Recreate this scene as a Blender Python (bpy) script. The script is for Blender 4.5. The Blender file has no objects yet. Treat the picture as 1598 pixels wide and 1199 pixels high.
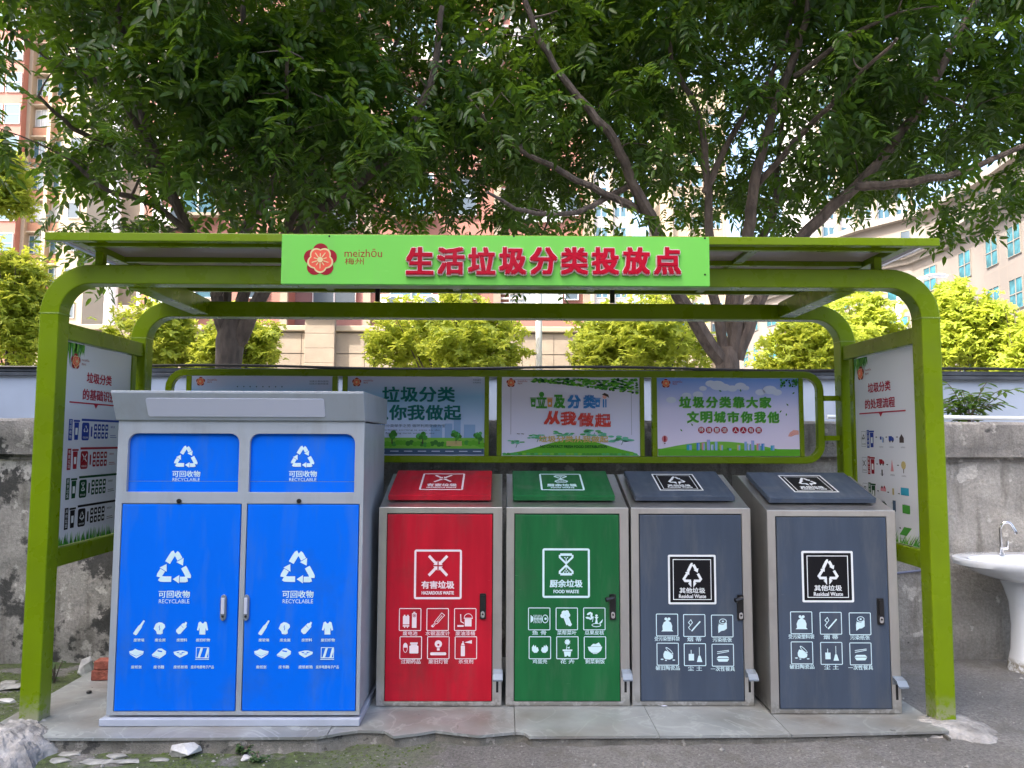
import bpy, bmesh, math, random
import numpy as np
from mathutils import Vector, Matrix, noise
from mathutils.geometry import tessellate_polygon
R = math.radians
random.seed(7)
rng = np.random.default_rng(11)
scn = bpy.context.scene
COL = scn.collection

# ---------------------------------------------------------------- camera, world, sun, exposure
CAM_H, PITCH, YAW, ROLL = 1.35, R(4.3), R(0.65), R(0.2)
FPX = 1154.0                                     # focal length in photo pixels (photo 1598 wide)
_f = Vector((math.sin(YAW)*math.cos(PITCH), math.cos(YAW)*math.cos(PITCH), math.sin(PITCH)))
_r = Vector((math.cos(YAW), -math.sin(YAW), 0)); _u = _r.cross(_f)
_r2 = _r*math.cos(ROLL)+_u*math.sin(ROLL); _u2 = -_r*math.sin(ROLL)+_u*math.cos(ROLL)
cam = bpy.data.cameras.new('camera'); camo = bpy.data.objects.new('camera', cam); COL.objects.link(camo)
cam.sensor_width = 36; cam.lens = 36*FPX/1598; cam.clip_start = 0.05; cam.clip_end = 2000
m = Matrix((_r2, _u2, -_f)).transposed().to_4x4(); m.translation = (0, 0, CAM_H); camo.matrix_world = m
scn.camera = camo

SUN_EL, SUN_AZ = R(50), R(240)                   # azimuth measured clockwise from +Y (view direction)
w = bpy.data.worlds.new('World'); scn.world = w; w.use_nodes = True
nt = w.node_tree; nt.nodes.clear()
sky = nt.nodes.new('ShaderNodeTexSky'); sky.sky_type = 'NISHITA'; sky.sun_disc = False
sky.sun_elevation = SUN_EL; sky.sun_rotation = SUN_AZ; sky.dust_density = 6.0; sky.air_density = 1.0; sky.ozone_density = .4
bg = nt.nodes.new('ShaderNodeBackground'); bg.inputs[1].default_value = 0.15
wo = nt.nodes.new('ShaderNodeOutputWorld')
nt.links.new(sky.outputs[0], bg.inputs[0]); nt.links.new(bg.outputs[0], wo.inputs[0])
sl = bpy.data.lights.new('sun', 'SUN'); sl.energy = 2.7; sl.angle = R(0.5); sl.color = (1, 0.95, 0.87)
so = bpy.data.objects.new('sun', sl); COL.objects.link(so)
sd = Vector((math.sin(SUN_AZ)*math.cos(SUN_EL), math.cos(SUN_AZ)*math.cos(SUN_EL), math.sin(SUN_EL)))
so.rotation_euler = sd.to_track_quat('Z', 'Y').to_euler(); so.location = (0, -30, 60)
scn.view_settings.view_transform = 'Standard'; scn.view_settings.look = 'None'
scn.view_settings.gamma = 1; scn.view_settings.use_curve_mapping = False
scn.view_settings.exposure = 2.4
scn.cycles.max_bounces = 8; scn.cycles.transparent_max_bounces = 8

def ray(px, py): return _f + _r2*((px-799)/FPX) - _u2*((py-599.5)/FPX)
def at(px, py, y):                               # photo pixel -> (X, Z) on the upright plane at depth y
    d = ray(px, py); t = y/d.y; return d.x*t, CAM_H+d.z*t
def atx(px, py, x):                              # -> (Y, Z) on the side plane at x
    d = ray(px, py); t = x/d.x; return d.y*t, CAM_H+d.z*t
def atg(px, py, z=0.0):                          # -> (X, Y) on the level plane at z
    d = ray(px, py); t = (z-CAM_H)/d.z; return d.x*t, d.y*t

# ---------------------------------------------------------------- materials
def S(r, g, b):                                  # sRGB 0-255 -> linear
    f = lambda c: (c/255/12.92) if c/255 <= .04045 else ((c/255+.055)/1.055)**2.4
    return (f(r), f(g), f(b), 1)
def mat(name, col, rough=.5, metal=0., var=0., vscale=6., bump=0., bscale=60., spec=.5, stretch=(1, 1, 1), col2=None, coat=0., c2pos=(.35, .65), detail=6, rvar=0.):
    ma = bpy.data.materials.new(name); ma.use_nodes = True
    n = ma.node_tree.nodes; l = ma.node_tree.links; p = n['Principled BSDF']
    p.inputs['Base Color'].default_value = col; p.inputs['Roughness'].default_value = rough
    p.inputs['Metallic'].default_value = metal; p.inputs['Specular IOR Level'].default_value = spec
    if coat: p.inputs['Coat Weight'].default_value = coat; p.inputs['Coat Roughness'].default_value = .1
    if var or bump or col2 or rvar:
        tc = n.new('ShaderNodeTexCoord'); mp = n.new('ShaderNodeMapping'); mp.inputs['Scale'].default_value = stretch
        l.new(tc.outputs['Object'], mp.inputs[0])
    if var or col2:
        nz = n.new('ShaderNodeTexNoise'); nz.inputs['Scale'].default_value = vscale; nz.inputs['Detail'].default_value = detail
        l.new(mp.outputs[0], nz.inputs['Vector'])
        cr = n.new('ShaderNodeValToRGB'); e = cr.color_ramp.elements; e[0].position, e[1].position = c2pos
        c = col[:3]; a = col2[:3] if col2 else [x*(1-var) for x in c]; b = c if col2 else [min(1, x*(1+var)) for x in c]
        e[0].color = (*a, 1); e[1].color = (*b, 1)
        l.new(nz.outputs[0], cr.inputs[0]); l.new(cr.outputs[0], p.inputs['Base Color'])
    if rvar:
        n3 = n.new('ShaderNodeTexNoise'); n3.inputs['Scale'].default_value = vscale*2.3; n3.inputs['Detail'].default_value = 5
        l.new(mp.outputs[0], n3.inputs['Vector']); mr = n.new('ShaderNodeMapRange')
        mr.inputs[3].default_value = max(.02, rough-rvar); mr.inputs[4].default_value = min(1, rough+rvar); mr.inputs[1].default_value = .3; mr.inputs[2].default_value = .7
        l.new(n3.outputs[0], mr.inputs[0]); l.new(mr.outputs[0], p.inputs['Roughness'])
    if bump:
        n2 = n.new('ShaderNodeTexNoise'); n2.inputs['Scale'].default_value = bscale; n2.inputs['Detail'].default_value = 6
        l.new(mp.outputs[0], n2.inputs['Vector']); bp = n.new('ShaderNodeBump'); bp.inputs['Strength'].default_value = bump; bp.inputs['Distance'].default_value = .02
        l.new(n2.outputs[0], bp.inputs['Height']); l.new(bp.outputs[0], p.inputs['Normal'])
    return ma

M = {}
M['green'] = mat('green_paint', (.155, .240, .001, 1), .30, var=.06, vscale=3, bump=.04, bscale=9, rvar=.10, spec=.3)
M['sign'] = mat('sign_green', S(116, 200, 84), .42, var=.03, vscale=2, spec=.2)
M['bluepaint'] = mat('blue_paint', (.0, .14, .80, 1), .45, var=.025, vscale=2, bump=.02, bscale=14, rvar=.06, spec=.12)
M['cab'] = mat('cabinet_grey_paint', (.33, .37, .42, 1), .38, var=.03, vscale=3, bump=.02, bscale=12, rvar=.06)
M['plate'] = mat('pale_plate', (.52, .55, .66, 1), .35)
M['red'] = mat('red_paint', (.46, .012, .028, 1), .42, var=.14, vscale=2.2, stretch=(5, 1, .8), rvar=.1, bump=.02, bscale=10, spec=.14)
M['dkgreen'] = mat('dark_green_paint', (.014, .125, .04, 1), .42, var=.12, vscale=2.2, stretch=(5, 1, .8), rvar=.1, bump=.02, bscale=10, spec=.14)
M['slate'] = mat('slate_grey_paint', (.058, .078, .115, 1), .42, var=.10, vscale=2.2, stretch=(5, 1, .8), rvar=.1, bump=.02, bscale=10, spec=.14)
M['steel'] = mat('brushed_steel', (.66, .65, .63, 1), .30, metal=.9, var=.05, vscale=1.6, stretch=(3, 3, 1))
M['pedal'] = mat('pedal_steel', (.22, .26, .31, 1), .45, metal=.4, var=.1)
M['dark'] = mat('dark_gap', (.012, .012, .014, 1), .8)
M['blackpl'] = mat('black_plastic', (.012, .012, .013, 1), .35)
M['chrome'] = mat('chrome', (.75, .75, .76, 1), .08, metal=1.)
M['white'] = mat('white_print', (.74, .78, .80, 1), .5)
M['cyanw'] = mat('pale_print', (.60, .80, .86, 1), .5)
M['pinkw'] = mat('pinkish_print', (.80, .68, .72, 1), .5)
M['ink'] = mat('black_print', (.010, .010, .012, 1), .5, spec=.15)
M['letred'] = mat('red_letter_acrylic', (.44, .003, .022, 1), .2, spec=.4, var=.12, vscale=3)
M['letwhite'] = mat('letter_side_white', (.7, .55, .55, 1), .4)
M['poly'] = None
M['plinth'] = mat('plinth_paint', (.38, .42, .50, 1), .45, var=.08)
M['ceramic'] = mat('white_ceramic', (.70, .73, .77, 1), .12, coat=.5)
def col(name, c, rough=.5):
    if name not in M: M[name] = mat(name, c if len(c) == 4 else (*c, 1), rough, spec=.15)
    return name
for nm, c in dict(p_red=(150, 28, 45), p_rose=(205, 70, 62), p_crimson=(168, 30, 60), p_teal=(22, 104, 104), p_blue=(60, 130, 200), p_navy=(30, 60, 150),
                  p_green=(74, 150, 62), p_lime=(120, 185, 70), p_grass=(96, 172, 48), p_leaf=(60, 120, 50), p_gold=(205, 180, 110), p_slate=(70, 92, 120),
                  p_lav=(165, 165, 215), p_cyan=(60, 160, 190), p_brown=(70, 60, 60), p_pinkb=(210, 140, 150), p_sand=(190, 175, 120), p_skin=(225, 165, 155),
                  p_grey=(110, 115, 135), p_pale=(196, 200, 222), p_paleblue=(140, 175, 220), p_mint=(110, 190, 160), p_logo=(226, 95, 75), p_cream=(215, 200, 150),
                  p_dkgreen=(18, 72, 42), p_cloud=(205, 212, 232), p_orange=(215, 150, 80), p_board=(212, 216, 226), p_tree=(86, 172, 100)).items():
    col(nm, S(*c))

def grime(key, dust, amt=.35, scratch=.5, zlow=None):
    ma = M[key]; n = ma.node_tree.nodes; l = ma.node_tree.links; p = n['Principled BSDF']; bc = p.inputs['Base Color']
    g = n.new('ShaderNodeNewGeometry')
    def nz(sc, st, det, lo, hi, k):
        mp = n.new('ShaderNodeMapping'); mp.inputs['Scale'].default_value = st; l.new(g.outputs['Position'], mp.inputs[0])
        q = n.new('ShaderNodeTexNoise'); q.inputs['Scale'].default_value = sc; q.inputs['Detail'].default_value = det; q.inputs['Roughness'].default_value = .65; l.new(mp.outputs[0], q.inputs['Vector'])
        r_ = n.new('ShaderNodeMapRange'); r_.inputs[1].default_value = lo; r_.inputs[2].default_value = hi; r_.inputs[4].default_value = k; l.new(q.outputs[0], r_.inputs[0]); return r_.outputs[0]
    def over(src, fac, c):
        m_ = n.new('ShaderNodeMix'); m_.data_type = 'RGBA'; l.new(fac, m_.inputs[0]); l.new(src, m_.inputs[6]) if src else None; m_.inputs[7].default_value = (*c, 1); return m_
    src = bc.links[0].from_socket if bc.is_linked else None; base = tuple(bc.default_value)
    m1 = over(src, nz(3.2, (3.2, 3.2, .55), 9, .50, .74, amt), dust)
    if not src: m1.inputs[6].default_value = base
    m2 = over(m1.outputs[2], nz(1.7, (1, 1, 1), 10, .56, .72, amt*.8), tuple(x*.55 for x in dust))
    m3 = over(m2.outputs[2], nz(34, (.22, .22, 1.6), 3, .72, .76, scratch), tuple(min(1, x*1.9+.05) for x in dust))
    src = m3
    if zlow is not None:                          # splashed dirt and chipped paint close to the ground
        sx = n.new('ShaderNodeSeparateXYZ'); l.new(g.outputs['Position'], sx.inputs[0]); r_ = n.new('ShaderNodeMapRange'); r_.inputs[1].default_value = zlow; r_.inputs[2].default_value = -.03; r_.inputs[4].default_value = 1; l.new(sx.outputs[2], r_.inputs[0])
        mu = n.new('ShaderNodeMath'); mu.operation = 'MULTIPLY'; l.new(r_.outputs[0], mu.inputs[0]); l.new(nz(26, (1, 1, 1), 8, .42, .52, 1.), mu.inputs[1]); src = over(m3.outputs[2], mu.outputs[0], (.30, .28, .24))
    l.new(src.outputs[2], bc)
grime('red', (.20, .05, .05), .6, .3); grime('dkgreen', (.08, .14, .09), .5, .3); grime('slate', (.13, .14, .15), .5, .35); grime('bluepaint', (.06, .17, .50), .45, .25)
grime('cab', (.24, .24, .23), .4, .2, .10); grime('green', (.12, .16, .006), .25, .3, .13); grime('steel', (.42, .39, .35), .35, .15, .08); grime('sign', (.20, .42, .12), .3, .1)
grime('ceramic', (.50, .46, .40), .3, .1, .0)
def print_grad(name, stops, axis='Z', lo=0, hi=1, noisec=None):
    ma = bpy.data.materials.new(name); ma.use_nodes = True; n = ma.node_tree.nodes; l = ma.node_tree.links; p = n['Principled BSDF']
    p.inputs['Roughness'].default_value = .42; p.inputs['Specular IOR Level'].default_value = .15
    tc = n.new('ShaderNodeTexCoord'); sx = n.new('ShaderNodeSeparateXYZ'); l.new(tc.outputs['Object'], sx.inputs[0])
    mr = n.new('ShaderNodeMapRange'); mr.inputs[1].default_value = lo; mr.inputs[2].default_value = hi
    l.new(sx.outputs[axis], mr.inputs[0]); cr = n.new('ShaderNodeValToRGB'); el = cr.color_ramp.elements
    while len(el) < len(stops): el.new(.5)
    for e, (ps, c) in zip(el, stops): e.position = ps; e.color = S(*c)
    l.new(mr.outputs[0], cr.inputs[0]); out = cr.outputs[0]
    if noisec:
        nz = n.new('ShaderNodeTexNoise'); nz.inputs['Scale'].default_value = noisec[1]; nz.inputs['Detail'].default_value = 4
        l.new(tc.outputs['Object'], nz.inputs['Vector']); c2 = n.new('ShaderNodeValToRGB'); c2.color_ramp.elements[0].position = .48; c2.color_ramp.elements[1].position = .66
        l.new(nz.outputs[0], c2.inputs[0]); mx = n.new('ShaderNodeMix'); mx.data_type = 'RGBA'; mx.inputs[7].default_value = S(*noisec[0])
        mm = n.new('ShaderNodeMath'); mm.operation = 'MULTIPLY'; mm.inputs[1].default_value = noisec[2]
        l.new(c2.outputs[0], mm.inputs[0]); l.new(mm.outputs[0], mx.inputs[0]); l.new(out, mx.inputs[6]); out = mx.outputs[2]
    l.new(out, p.inputs['Base Color']); M[name] = ma; return name

# translucent roof sheet
def mk_poly():
    ma = bpy.data.materials.new('translucent_roof_sheet'); ma.use_nodes = True; n = ma.node_tree.nodes; l = ma.node_tree.links
    p = n['Principled BSDF']; p.inputs['Base Color'].default_value = (.17, .155, .14, 1); p.inputs['Roughness'].default_value = .3
    tr = n.new('ShaderNodeBsdfTranslucent'); tr.inputs[0].default_value = (.42, .38, .34, 1)
    mx = n.new('ShaderNodeMixShader'); mx.inputs[0].default_value = .30
    l.new(p.outputs[0], mx.inputs[1]); l.new(tr.outputs[0], mx.inputs[2]); l.new(mx.outputs[0], n['Material Output'].inputs[0]); return ma
M['poly'] = mk_poly()

def mk_leaf(name, dark, lite, trans, tw=.4, rough=.35, spec=.5):
    ma = bpy.data.materials.new(name); ma.use_nodes = True; n = ma.node_tree.nodes; l = ma.node_tree.links; p = n['Principled BSDF']
    a = n.new('ShaderNodeAttribute'); a.attribute_name = 'tint'; cr = n.new('ShaderNodeValToRGB')
    cr.color_ramp.elements[0].color = (*dark, 1); cr.color_ramp.elements[1].color = (*lite, 1)
    l.new(a.outputs['Fac'], cr.inputs[0]); l.new(cr.outputs[0], p.inputs['Base Color']); p.inputs['Roughness'].default_value = rough
    p.inputs['Specular IOR Level'].default_value = spec
    tr = n.new('ShaderNodeBsdfTranslucent'); tr.inputs[0].default_value = (*trans, 1)
    mx = n.new('ShaderNodeMixShader'); mx.inputs[0].default_value = tw
    l.new(p.outputs[0], mx.inputs[1]); l.new(tr.outputs[0], mx.inputs[2]); l.new(mx.outputs[0], n['Material Output'].inputs[0]); return ma
M['leaf'] = mk_leaf('dark_tree_leaf', (.015, .044, .008), (.054, .122, .015), (.15, .27, .014), .40, .38, .4)
M['bushleaf'] = mk_leaf('yellow_green_leaf', (.20, .28, .03), (.44, .50, .07), (.62, .66, .08), .45, .5, .25)
M['weed'] = mk_leaf('weed_leaf', (.04, .09, .03), (.10, .16, .06), (.1, .16, .03), .3, .6, .3)
M['bark'] = mat('grey_brown_bark', (.115, .088, .072, 1), .85, var=.35, vscale=9, bump=.9, bscale=26, stretch=(1.6, 1.6, .5))
M['scar'] = mat('cut_wood', (.26, .15, .075, 1), .8, var=.4, vscale=14, bump=.4, bscale=40)

# ---------------------------------------------------------------- mesh helpers
def smooth(me, ang=35):
    me.polygons.foreach_set('use_smooth', [True]*len(me.polygons))
    try: me.set_sharp_from_angle(angle=R(ang))
    except Exception: pass
class MB:
    def __init__(s): s.v = []; s.f = []; s.mi = []; s.mats = []
    def m(s, key):
        if key not in s.mats: s.mats.append(key)
        return s.mats.index(key)
    def add(s, v, f, key=None):
        o = len(s.v); s.v += [tuple(p) for p in v]; s.f += [tuple(i+o for i in q) for q in f]
        s.mi += [s.m(key) if key else 0]*len(f); return s
    def box(s, a, b, key=None):
        (x0, y0, z0), (x1, y1, z1) = a, b
        if x0 > x1: x0, x1 = x1, x0
        if y0 > y1: y0, y1 = y1, y0
        if z0 > z1: z0, z1 = z1, z0
        v = [(x0, y0, z0), (x1, y0, z0), (x1, y1, z0), (x0, y1, z0), (x0, y0, z1), (x1, y0, z1), (x1, y1, z1), (x0, y1, z1)]
        return s.add(v, [(0, 3, 2, 1), (4, 5, 6, 7), (0, 1, 5, 4), (1, 2, 6, 5), (2, 3, 7, 6), (3, 0, 4, 7)], key)
    def prism(s, outer, holes=(), y0=0., y1=1., fn=None, key=None):
        """outline in (u, v); extruded from depth y0 (front) to y1 (back). fn maps (u, v, d) -> xyz; default X, Z with depth Y."""
        fn = fn or (lambda u, v, d: (u, d, v))
        loops = [list(outer)]+[list(h) for h in holes]
        area = lambda L: sum(L[i][0]*L[(i+1) % len(L)][1]-L[(i+1) % len(L)][0]*L[i][1] for i in range(len(L)))
        if area(loops[0]) < 0: loops[0].reverse()
        for h in loops[1:]:
            if area(h) > 0: h.reverse()
        flat = [p for L in loops for p in L]; n = len(flat)
        tris = tessellate_polygon([[Vector((p[0], p[1], 0)) for p in L] for L in loops])
        v = [fn(p[0], p[1], y0) for p in flat]+[fn(p[0], p[1], y1) for p in flat]; f = []
        for t in tris:
            a, b, c = [flat[i] for i in t]
            ar = (b[0]-a[0])*(c[1]-a[1])-(c[0]-a[0])*(b[1]-a[1])
            if abs(ar) < 1e-12: continue
            t = t if ar > 0 else t[::-1]
            f.append(tuple(t)); f.append(tuple(i+n for i in t[::-1]))
        o = 0
        for L in loops:
            k = len(L)
            for i in range(k):
                a, b = o+i, o+(i+1) % k; f.append((a, a+n, b+n, b))
            o += k
        return s.add(v, f, key)
    def tube(s, pts, rad, seg=8, key=None, cap=True):
        pts = [Vector(p) for p in pts]; n = len(pts); rad = rad if hasattr(rad, '__len__') else [rad]*n
        v = []; f = []; up = None
        for i, p in enumerate(pts):
            t = (pts[min(i+1, n-1)]-pts[max(i-1, 0)]).normalized()
            if up is None: up = t.orthogonal().normalized()
            else: up = (up-t*up.dot(t)).normalized()
            b = t.cross(up)
            for k in range(seg):
                a = 2*math.pi*k/seg; v.append(p+(up*math.cos(a)+b*math.sin(a))*rad[i])
        for i in range(n-1):
            for k in range(seg):
                a, b2 = i*seg+k, i*seg+(k+1) % seg; f.append((a, b2, b2+seg, a+seg))
        if cap: f.append(tuple(range(seg))[::-1]); f.append(tuple((n-1)*seg+k for k in range(seg)))
        return s.add(v, f, key)
    def sqsweep(s, pts, w, d, key=None, closed=False):
        """rectangular tube along an XZ path: w = width in the path plane, d = depth in Y (from y to y+d)."""
        n = len(pts); v = []; f = []
        for i, p in enumerate(pts):
            a = Vector(pts[i-1 if (i or closed) else 0]); b = Vector(pts[(i+1) % n if (i < n-1 or closed) else n-1]); p = Vector(p)
            t1 = (p-a).normalized() if (p-a).length > 1e-9 else (b-p).normalized()
            t2 = (b-p).normalized() if (b-p).length > 1e-9 else t1
            t = (t1+t2).normalized(); nn = Vector((-t.z, 0, t.x)); sc = 1/max(.3, nn.dot(Vector((-t1.z, 0, t1.x))))
            h = nn*(w/2*sc)
            v += [p+h, p-h, p-h+Vector((0, d, 0)), p+h+Vector((0, d, 0))]
        for i in range(n if closed else n-1):
            for k in range(4):
                j = (i+1) % n; f.append((i*4+k, i*4+(k+1) % 4, j*4+(k+1) % 4, j*4+k))
        if not closed: f.append((3, 2, 1, 0)); o = (n-1)*4; f.append((o, o+1, o+2, o+3))
        return s.add(v, f, key)
    def lathe(s, prof, c, seg=16, key=None, rx=1., ry=1., p=2.0):
        v = []; f = []
        for r_, z in prof:
            for k in range(seg):
                a = 2*math.pi*k/seg; ca, sa = math.cos(a), math.sin(a)
                q = (abs(ca)**p+abs(sa)**p)**(-1/p)
                v.append((c[0]+r_*rx*ca*q, c[1]+r_*ry*sa*q, c[2]+z))
        for i in range(len(prof)-1):
            for k in range(seg):
                a, b = i*seg+k, i*seg+(k+1) % seg; f.append((a, b, b+seg, a+seg))
        f.append(tuple(range(seg))[::-1]); f.append(tuple((len(prof)-1)*seg+k for k in range(seg)))
        return s.add(v, f, key)
    def mesh(s, name):
        me = bpy.data.meshes.new(name); me.from_pydata(s.v, [], s.f)
        for k in s.mats: me.materials.append(M[k] if isinstance(k, str) else k)
        if s.mats: me.polygons.foreach_set('material_index', s.mi)
        me.update(); return me
def obj(name, mb, key=None, parent=None, bevel=0., sm=False, loc=None, seg=2, recalc=True):
    me = mb.mesh(name) if isinstance(mb, MB) else mb
    if isinstance(mb, MB) and recalc:
        bm = bmesh.new(); bm.from_mesh(me); bmesh.ops.recalc_face_normals(bm, faces=bm.faces); bm.to_mesh(me); bm.free()
    if key and not me.materials: me.materials.append(M[key])
    o = bpy.data.objects.new(name, me); COL.objects.link(o)
    if parent: o.parent = parent
    if loc: o.location = loc
    if sm: smooth(me)
    if bevel:
        b = o.modifiers.new('bevel', 'BEVEL'); b.width = bevel; b.segments = seg; b.limit_method = 'ANGLE'; b.angle_limit = R(40)
    return o
def tag(o, label, cat=None, group=None, kind=None):
    if label: o['label'] = label
    if cat: o['category'] = cat
    if group: o['group'] = group
    if kind: o['kind'] = kind
    return o
def empty(name, loc, label, cat, group=None):
    o = bpy.data.objects.new(name, None); COL.objects.link(o); o.location = loc; o.empty_display_size = .1
    return tag(o, label, cat, group)
def rrect(x0, z0, x1, z1, r, seg=5, rt=None):
    """rounded rectangle outline; rt = radius of top corners when different"""
    rt = r if rt is None else rt; P = []
    for cx, cz, a0, rr in ((x1, z0, -90, r), (x1, z1, 0, rt), (x0, z1, 90, rt), (x0, z0, 180, r)):
        sx = -1 if cx == x1 else 1; sz = 1 if cz == z0 else -1
        if rr <= 1e-5: P.append((cx, cz)); continue
        for k in range(seg+1):
            a = R(a0+90*k/seg); P.append((cx+sx*rr+rr*math.cos(a), cz+sz*rr+rr*math.sin(a)))
    return P

# ---------------------------------------------------------------- flat print (decals)
_glyph = {}
def glyph(s, shear=0):
    k = (s, shear)
    if k in _glyph: return _glyph[k]
    cu = bpy.data.curves.new('t', 'FONT'); cu.body = s; cu.size = 1; cu.shear = shear; cu.resolution_u = 2
    o = bpy.data.objects.new('t', cu); COL.objects.link(o)
    bpy.context.view_layer.update()
    me = bpy.data.meshes.new_from_object(o.evaluated_get(bpy.context.evaluated_depsgraph_get()))
    v = [(p.co.x, p.co.y) for p in me.vertices]; f = [tuple(p.vertices) for p in me.polygons]
    bpy.data.objects.remove(o); bpy.data.curves.remove(cu); bpy.data.meshes.remove(me)
    xs = [p[0] for p in v]; ys = [p[1] for p in v]
    r_ = (v, f, min(xs), max(xs), min(ys), max(ys)); _glyph[k] = r_; return r_
class Decal:
    """collects flat coloured shapes in a plane; build() lays them 0.3 mm apart on fn(u, v, lift)"""
    STEP = .00035
    def __init__(s): s.mb = MB(); s.k = 1; s.T = None
    def reset(s, k=1): s.k = k
    def _p(s, p):
        if s.T: cx, cz, sx, sz, rot = s.T; c, q = math.cos(rot), math.sin(rot); x, z = p[0]*c-p[1]*q, p[0]*q+p[1]*c; return (cx+x*sx, cz+z*sz)
        return p
    def frame(s, cx, cz, sx, sz=None, rot=0., k=2): s.T = (cx, cz, sx, sz or sx, rot); s.k = k; return s
    def world(s): s.T = None; return s
    def poly(s, pts, c):
        L = [s._p(p) for p in pts]; t = tessellate_polygon([[Vector((p[0], p[1], 0)) for p in L]])
        s._tri(L, t, c)
    def _tri(s, L, t, c):
        f = []
        for q in t:
            if len(q) == 3:
                a, b, d = [L[i] for i in q]; ar = (b[0]-a[0])*(d[1]-a[1])-(d[0]-a[0])*(b[1]-a[1])
                if abs(ar) < 1e-12: continue
                f.append(tuple(q) if ar > 0 else tuple(q[::-1]))
            else: f.append(tuple(q))
        s.mb.add([(p[0], p[1], s.k*s.STEP) for p in L], f, c); s.k += 1
    def ring(s, outer, inner, c):
        A = [s._p(p) for p in outer]; B = [s._p(p) for p in inner]; n = len(A)
        s._tri(A+B, [(i, (i+1) % n, (i+1) % n+n, i+n) for i in range(n)], c)
    def circ(s, x, z, r, c, rz=None, n=20, a0=0, a1=360):
        rz = rz or r; full = a1-a0 >= 360
        s.poly([(x+r*math.cos(R(a0+(a1-a0)*k/(n if full else n-1))), z+rz*math.sin(R(a0+(a1-a0)*k/(n if full else n-1)))) for k in range(n)], c)
    def rect(s, x0, z0, x1, z1, c): s.poly([(x0, z0), (x1, z0), (x1, z1), (x0, z1)], c)
    def rr(s, x0, z0, x1, z1, r, c): s.poly(rrect(x0, z0, x1, z1, r, 3), c)
    def rro(s, x0, z0, x1, z1, r, t, c): s.ring(rrect(x0, z0, x1, z1, r, 3), rrect(x0+t, z0+t, x1-t, z1-t, max(.0005, r-t), 3), c)
    def circo(s, x, z, r, t, c, n=20, rz=None):
        rz = rz or r
        s.ring([(x+r*math.cos(2*math.pi*k/n), z+rz*math.sin(2*math.pi*k/n)) for k in range(n)], [(x+(r-t)*math.cos(2*math.pi*k/n), z+(rz-t)*math.sin(2*math.pi*k/n)) for k in range(n)], c)
    def line(s, pts, w, c, closed=False):
        P = [Vector(p) for p in pts]; n = len(P); A = []; B = []
        for i, p in enumerate(P):
            a = P[i-1] if (i or closed) else p; b = P[(i+1) % n] if (i < n-1 or closed) else p
            t1 = (p-a).normalized() if (p-a).length > 1e-9 else (b-p).normalized(); t2 = (b-p).normalized() if (b-p).length > 1e-9 else t1
            t = (t1+t2).normalized() if (t1+t2).length > 1e-6 else t1; nn = Vector((-t.y, t.x)); sc = 1/max(.45, nn.dot(Vector((-t1.y, t1.x))))
            A.append(p+nn*w/2*sc); B.append(p-nn*w/2*sc)
        L = [s._p(p) for p in A+B]
        s._tri(L, [(i+n, (i+1) % n+n, (i+1) % n, i) for i in range(n if closed else n-1)], c)
    def text(s, t, cx, cz, w, h, c, bold=.0, shear=0, sp=None):
        """fit string t into a w x h box centred at cx, cz; bold = stroke growth as a fraction of h"""
        if sp is not None:                      # spaced characters, each w wide
            n = len(t); x0 = cx-(n-1)*sp/2
            for i, ch in enumerate(t):
                if ch != ' ': s.text(ch, x0+i*sp, cz, w, h, c, bold, shear); s.k -= (1 if not bold else 4)
            s.k += (1 if not bold else 4); return
        v, f, a, b, lo, hi = glyph(t, shear)
        if t in '一': lo, hi = lo-.4, hi+.4
        kx, kz = w/(b-a), h/(hi-lo)
        sh = [(0, 0)] if not bold else [(-1, -.7), (1, -.7), (-1, .7), (1, .7)]
        for dx, dz in sh:
            L = [s._p((cx+(x-(a+b)/2)*kx+dx*bold*h, cz+(z-(lo+hi)/2)*kz+dz*bold*h)) for x, z in v]
            s.mb.add([(p[0], p[1], s.k*s.STEP) for p in L], f, c); s.k += 1
    def build(s, name, fn, parent=None, kind=None, label=None):
        mb = MB(); mb.v = [fn(u, v, d) for u, v, d in s.mb.v]; mb.f = s.mb.f; mb.mi = s.mb.mi; mb.mats = s.mb.mats
        o = obj(name, mb, None, parent, recalc=False)
        if label: o['label'] = label
        o['kind'] = 'stuff'
        return o

def wloc(o):
    v = Vector((0, 0, 0))
    while o: v += o.location; o = o.parent
    return v
_obj = obj
def obj(name, mb, key=None, parent=None, **k):   # vertices are given in world coordinates; shift into the parent's frame
    if parent and isinstance(mb, MB):
        w_ = wloc(parent); mb.v = [(p[0]-w_.x, p[1]-w_.y, p[2]-w_.z) for p in mb.v]
    return _obj(name, mb, key, parent, **k)
def fbm(x, y, z, o=5): return noise.fractal(Vector((x, y, z)), 1.0, 2.0, o)

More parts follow.
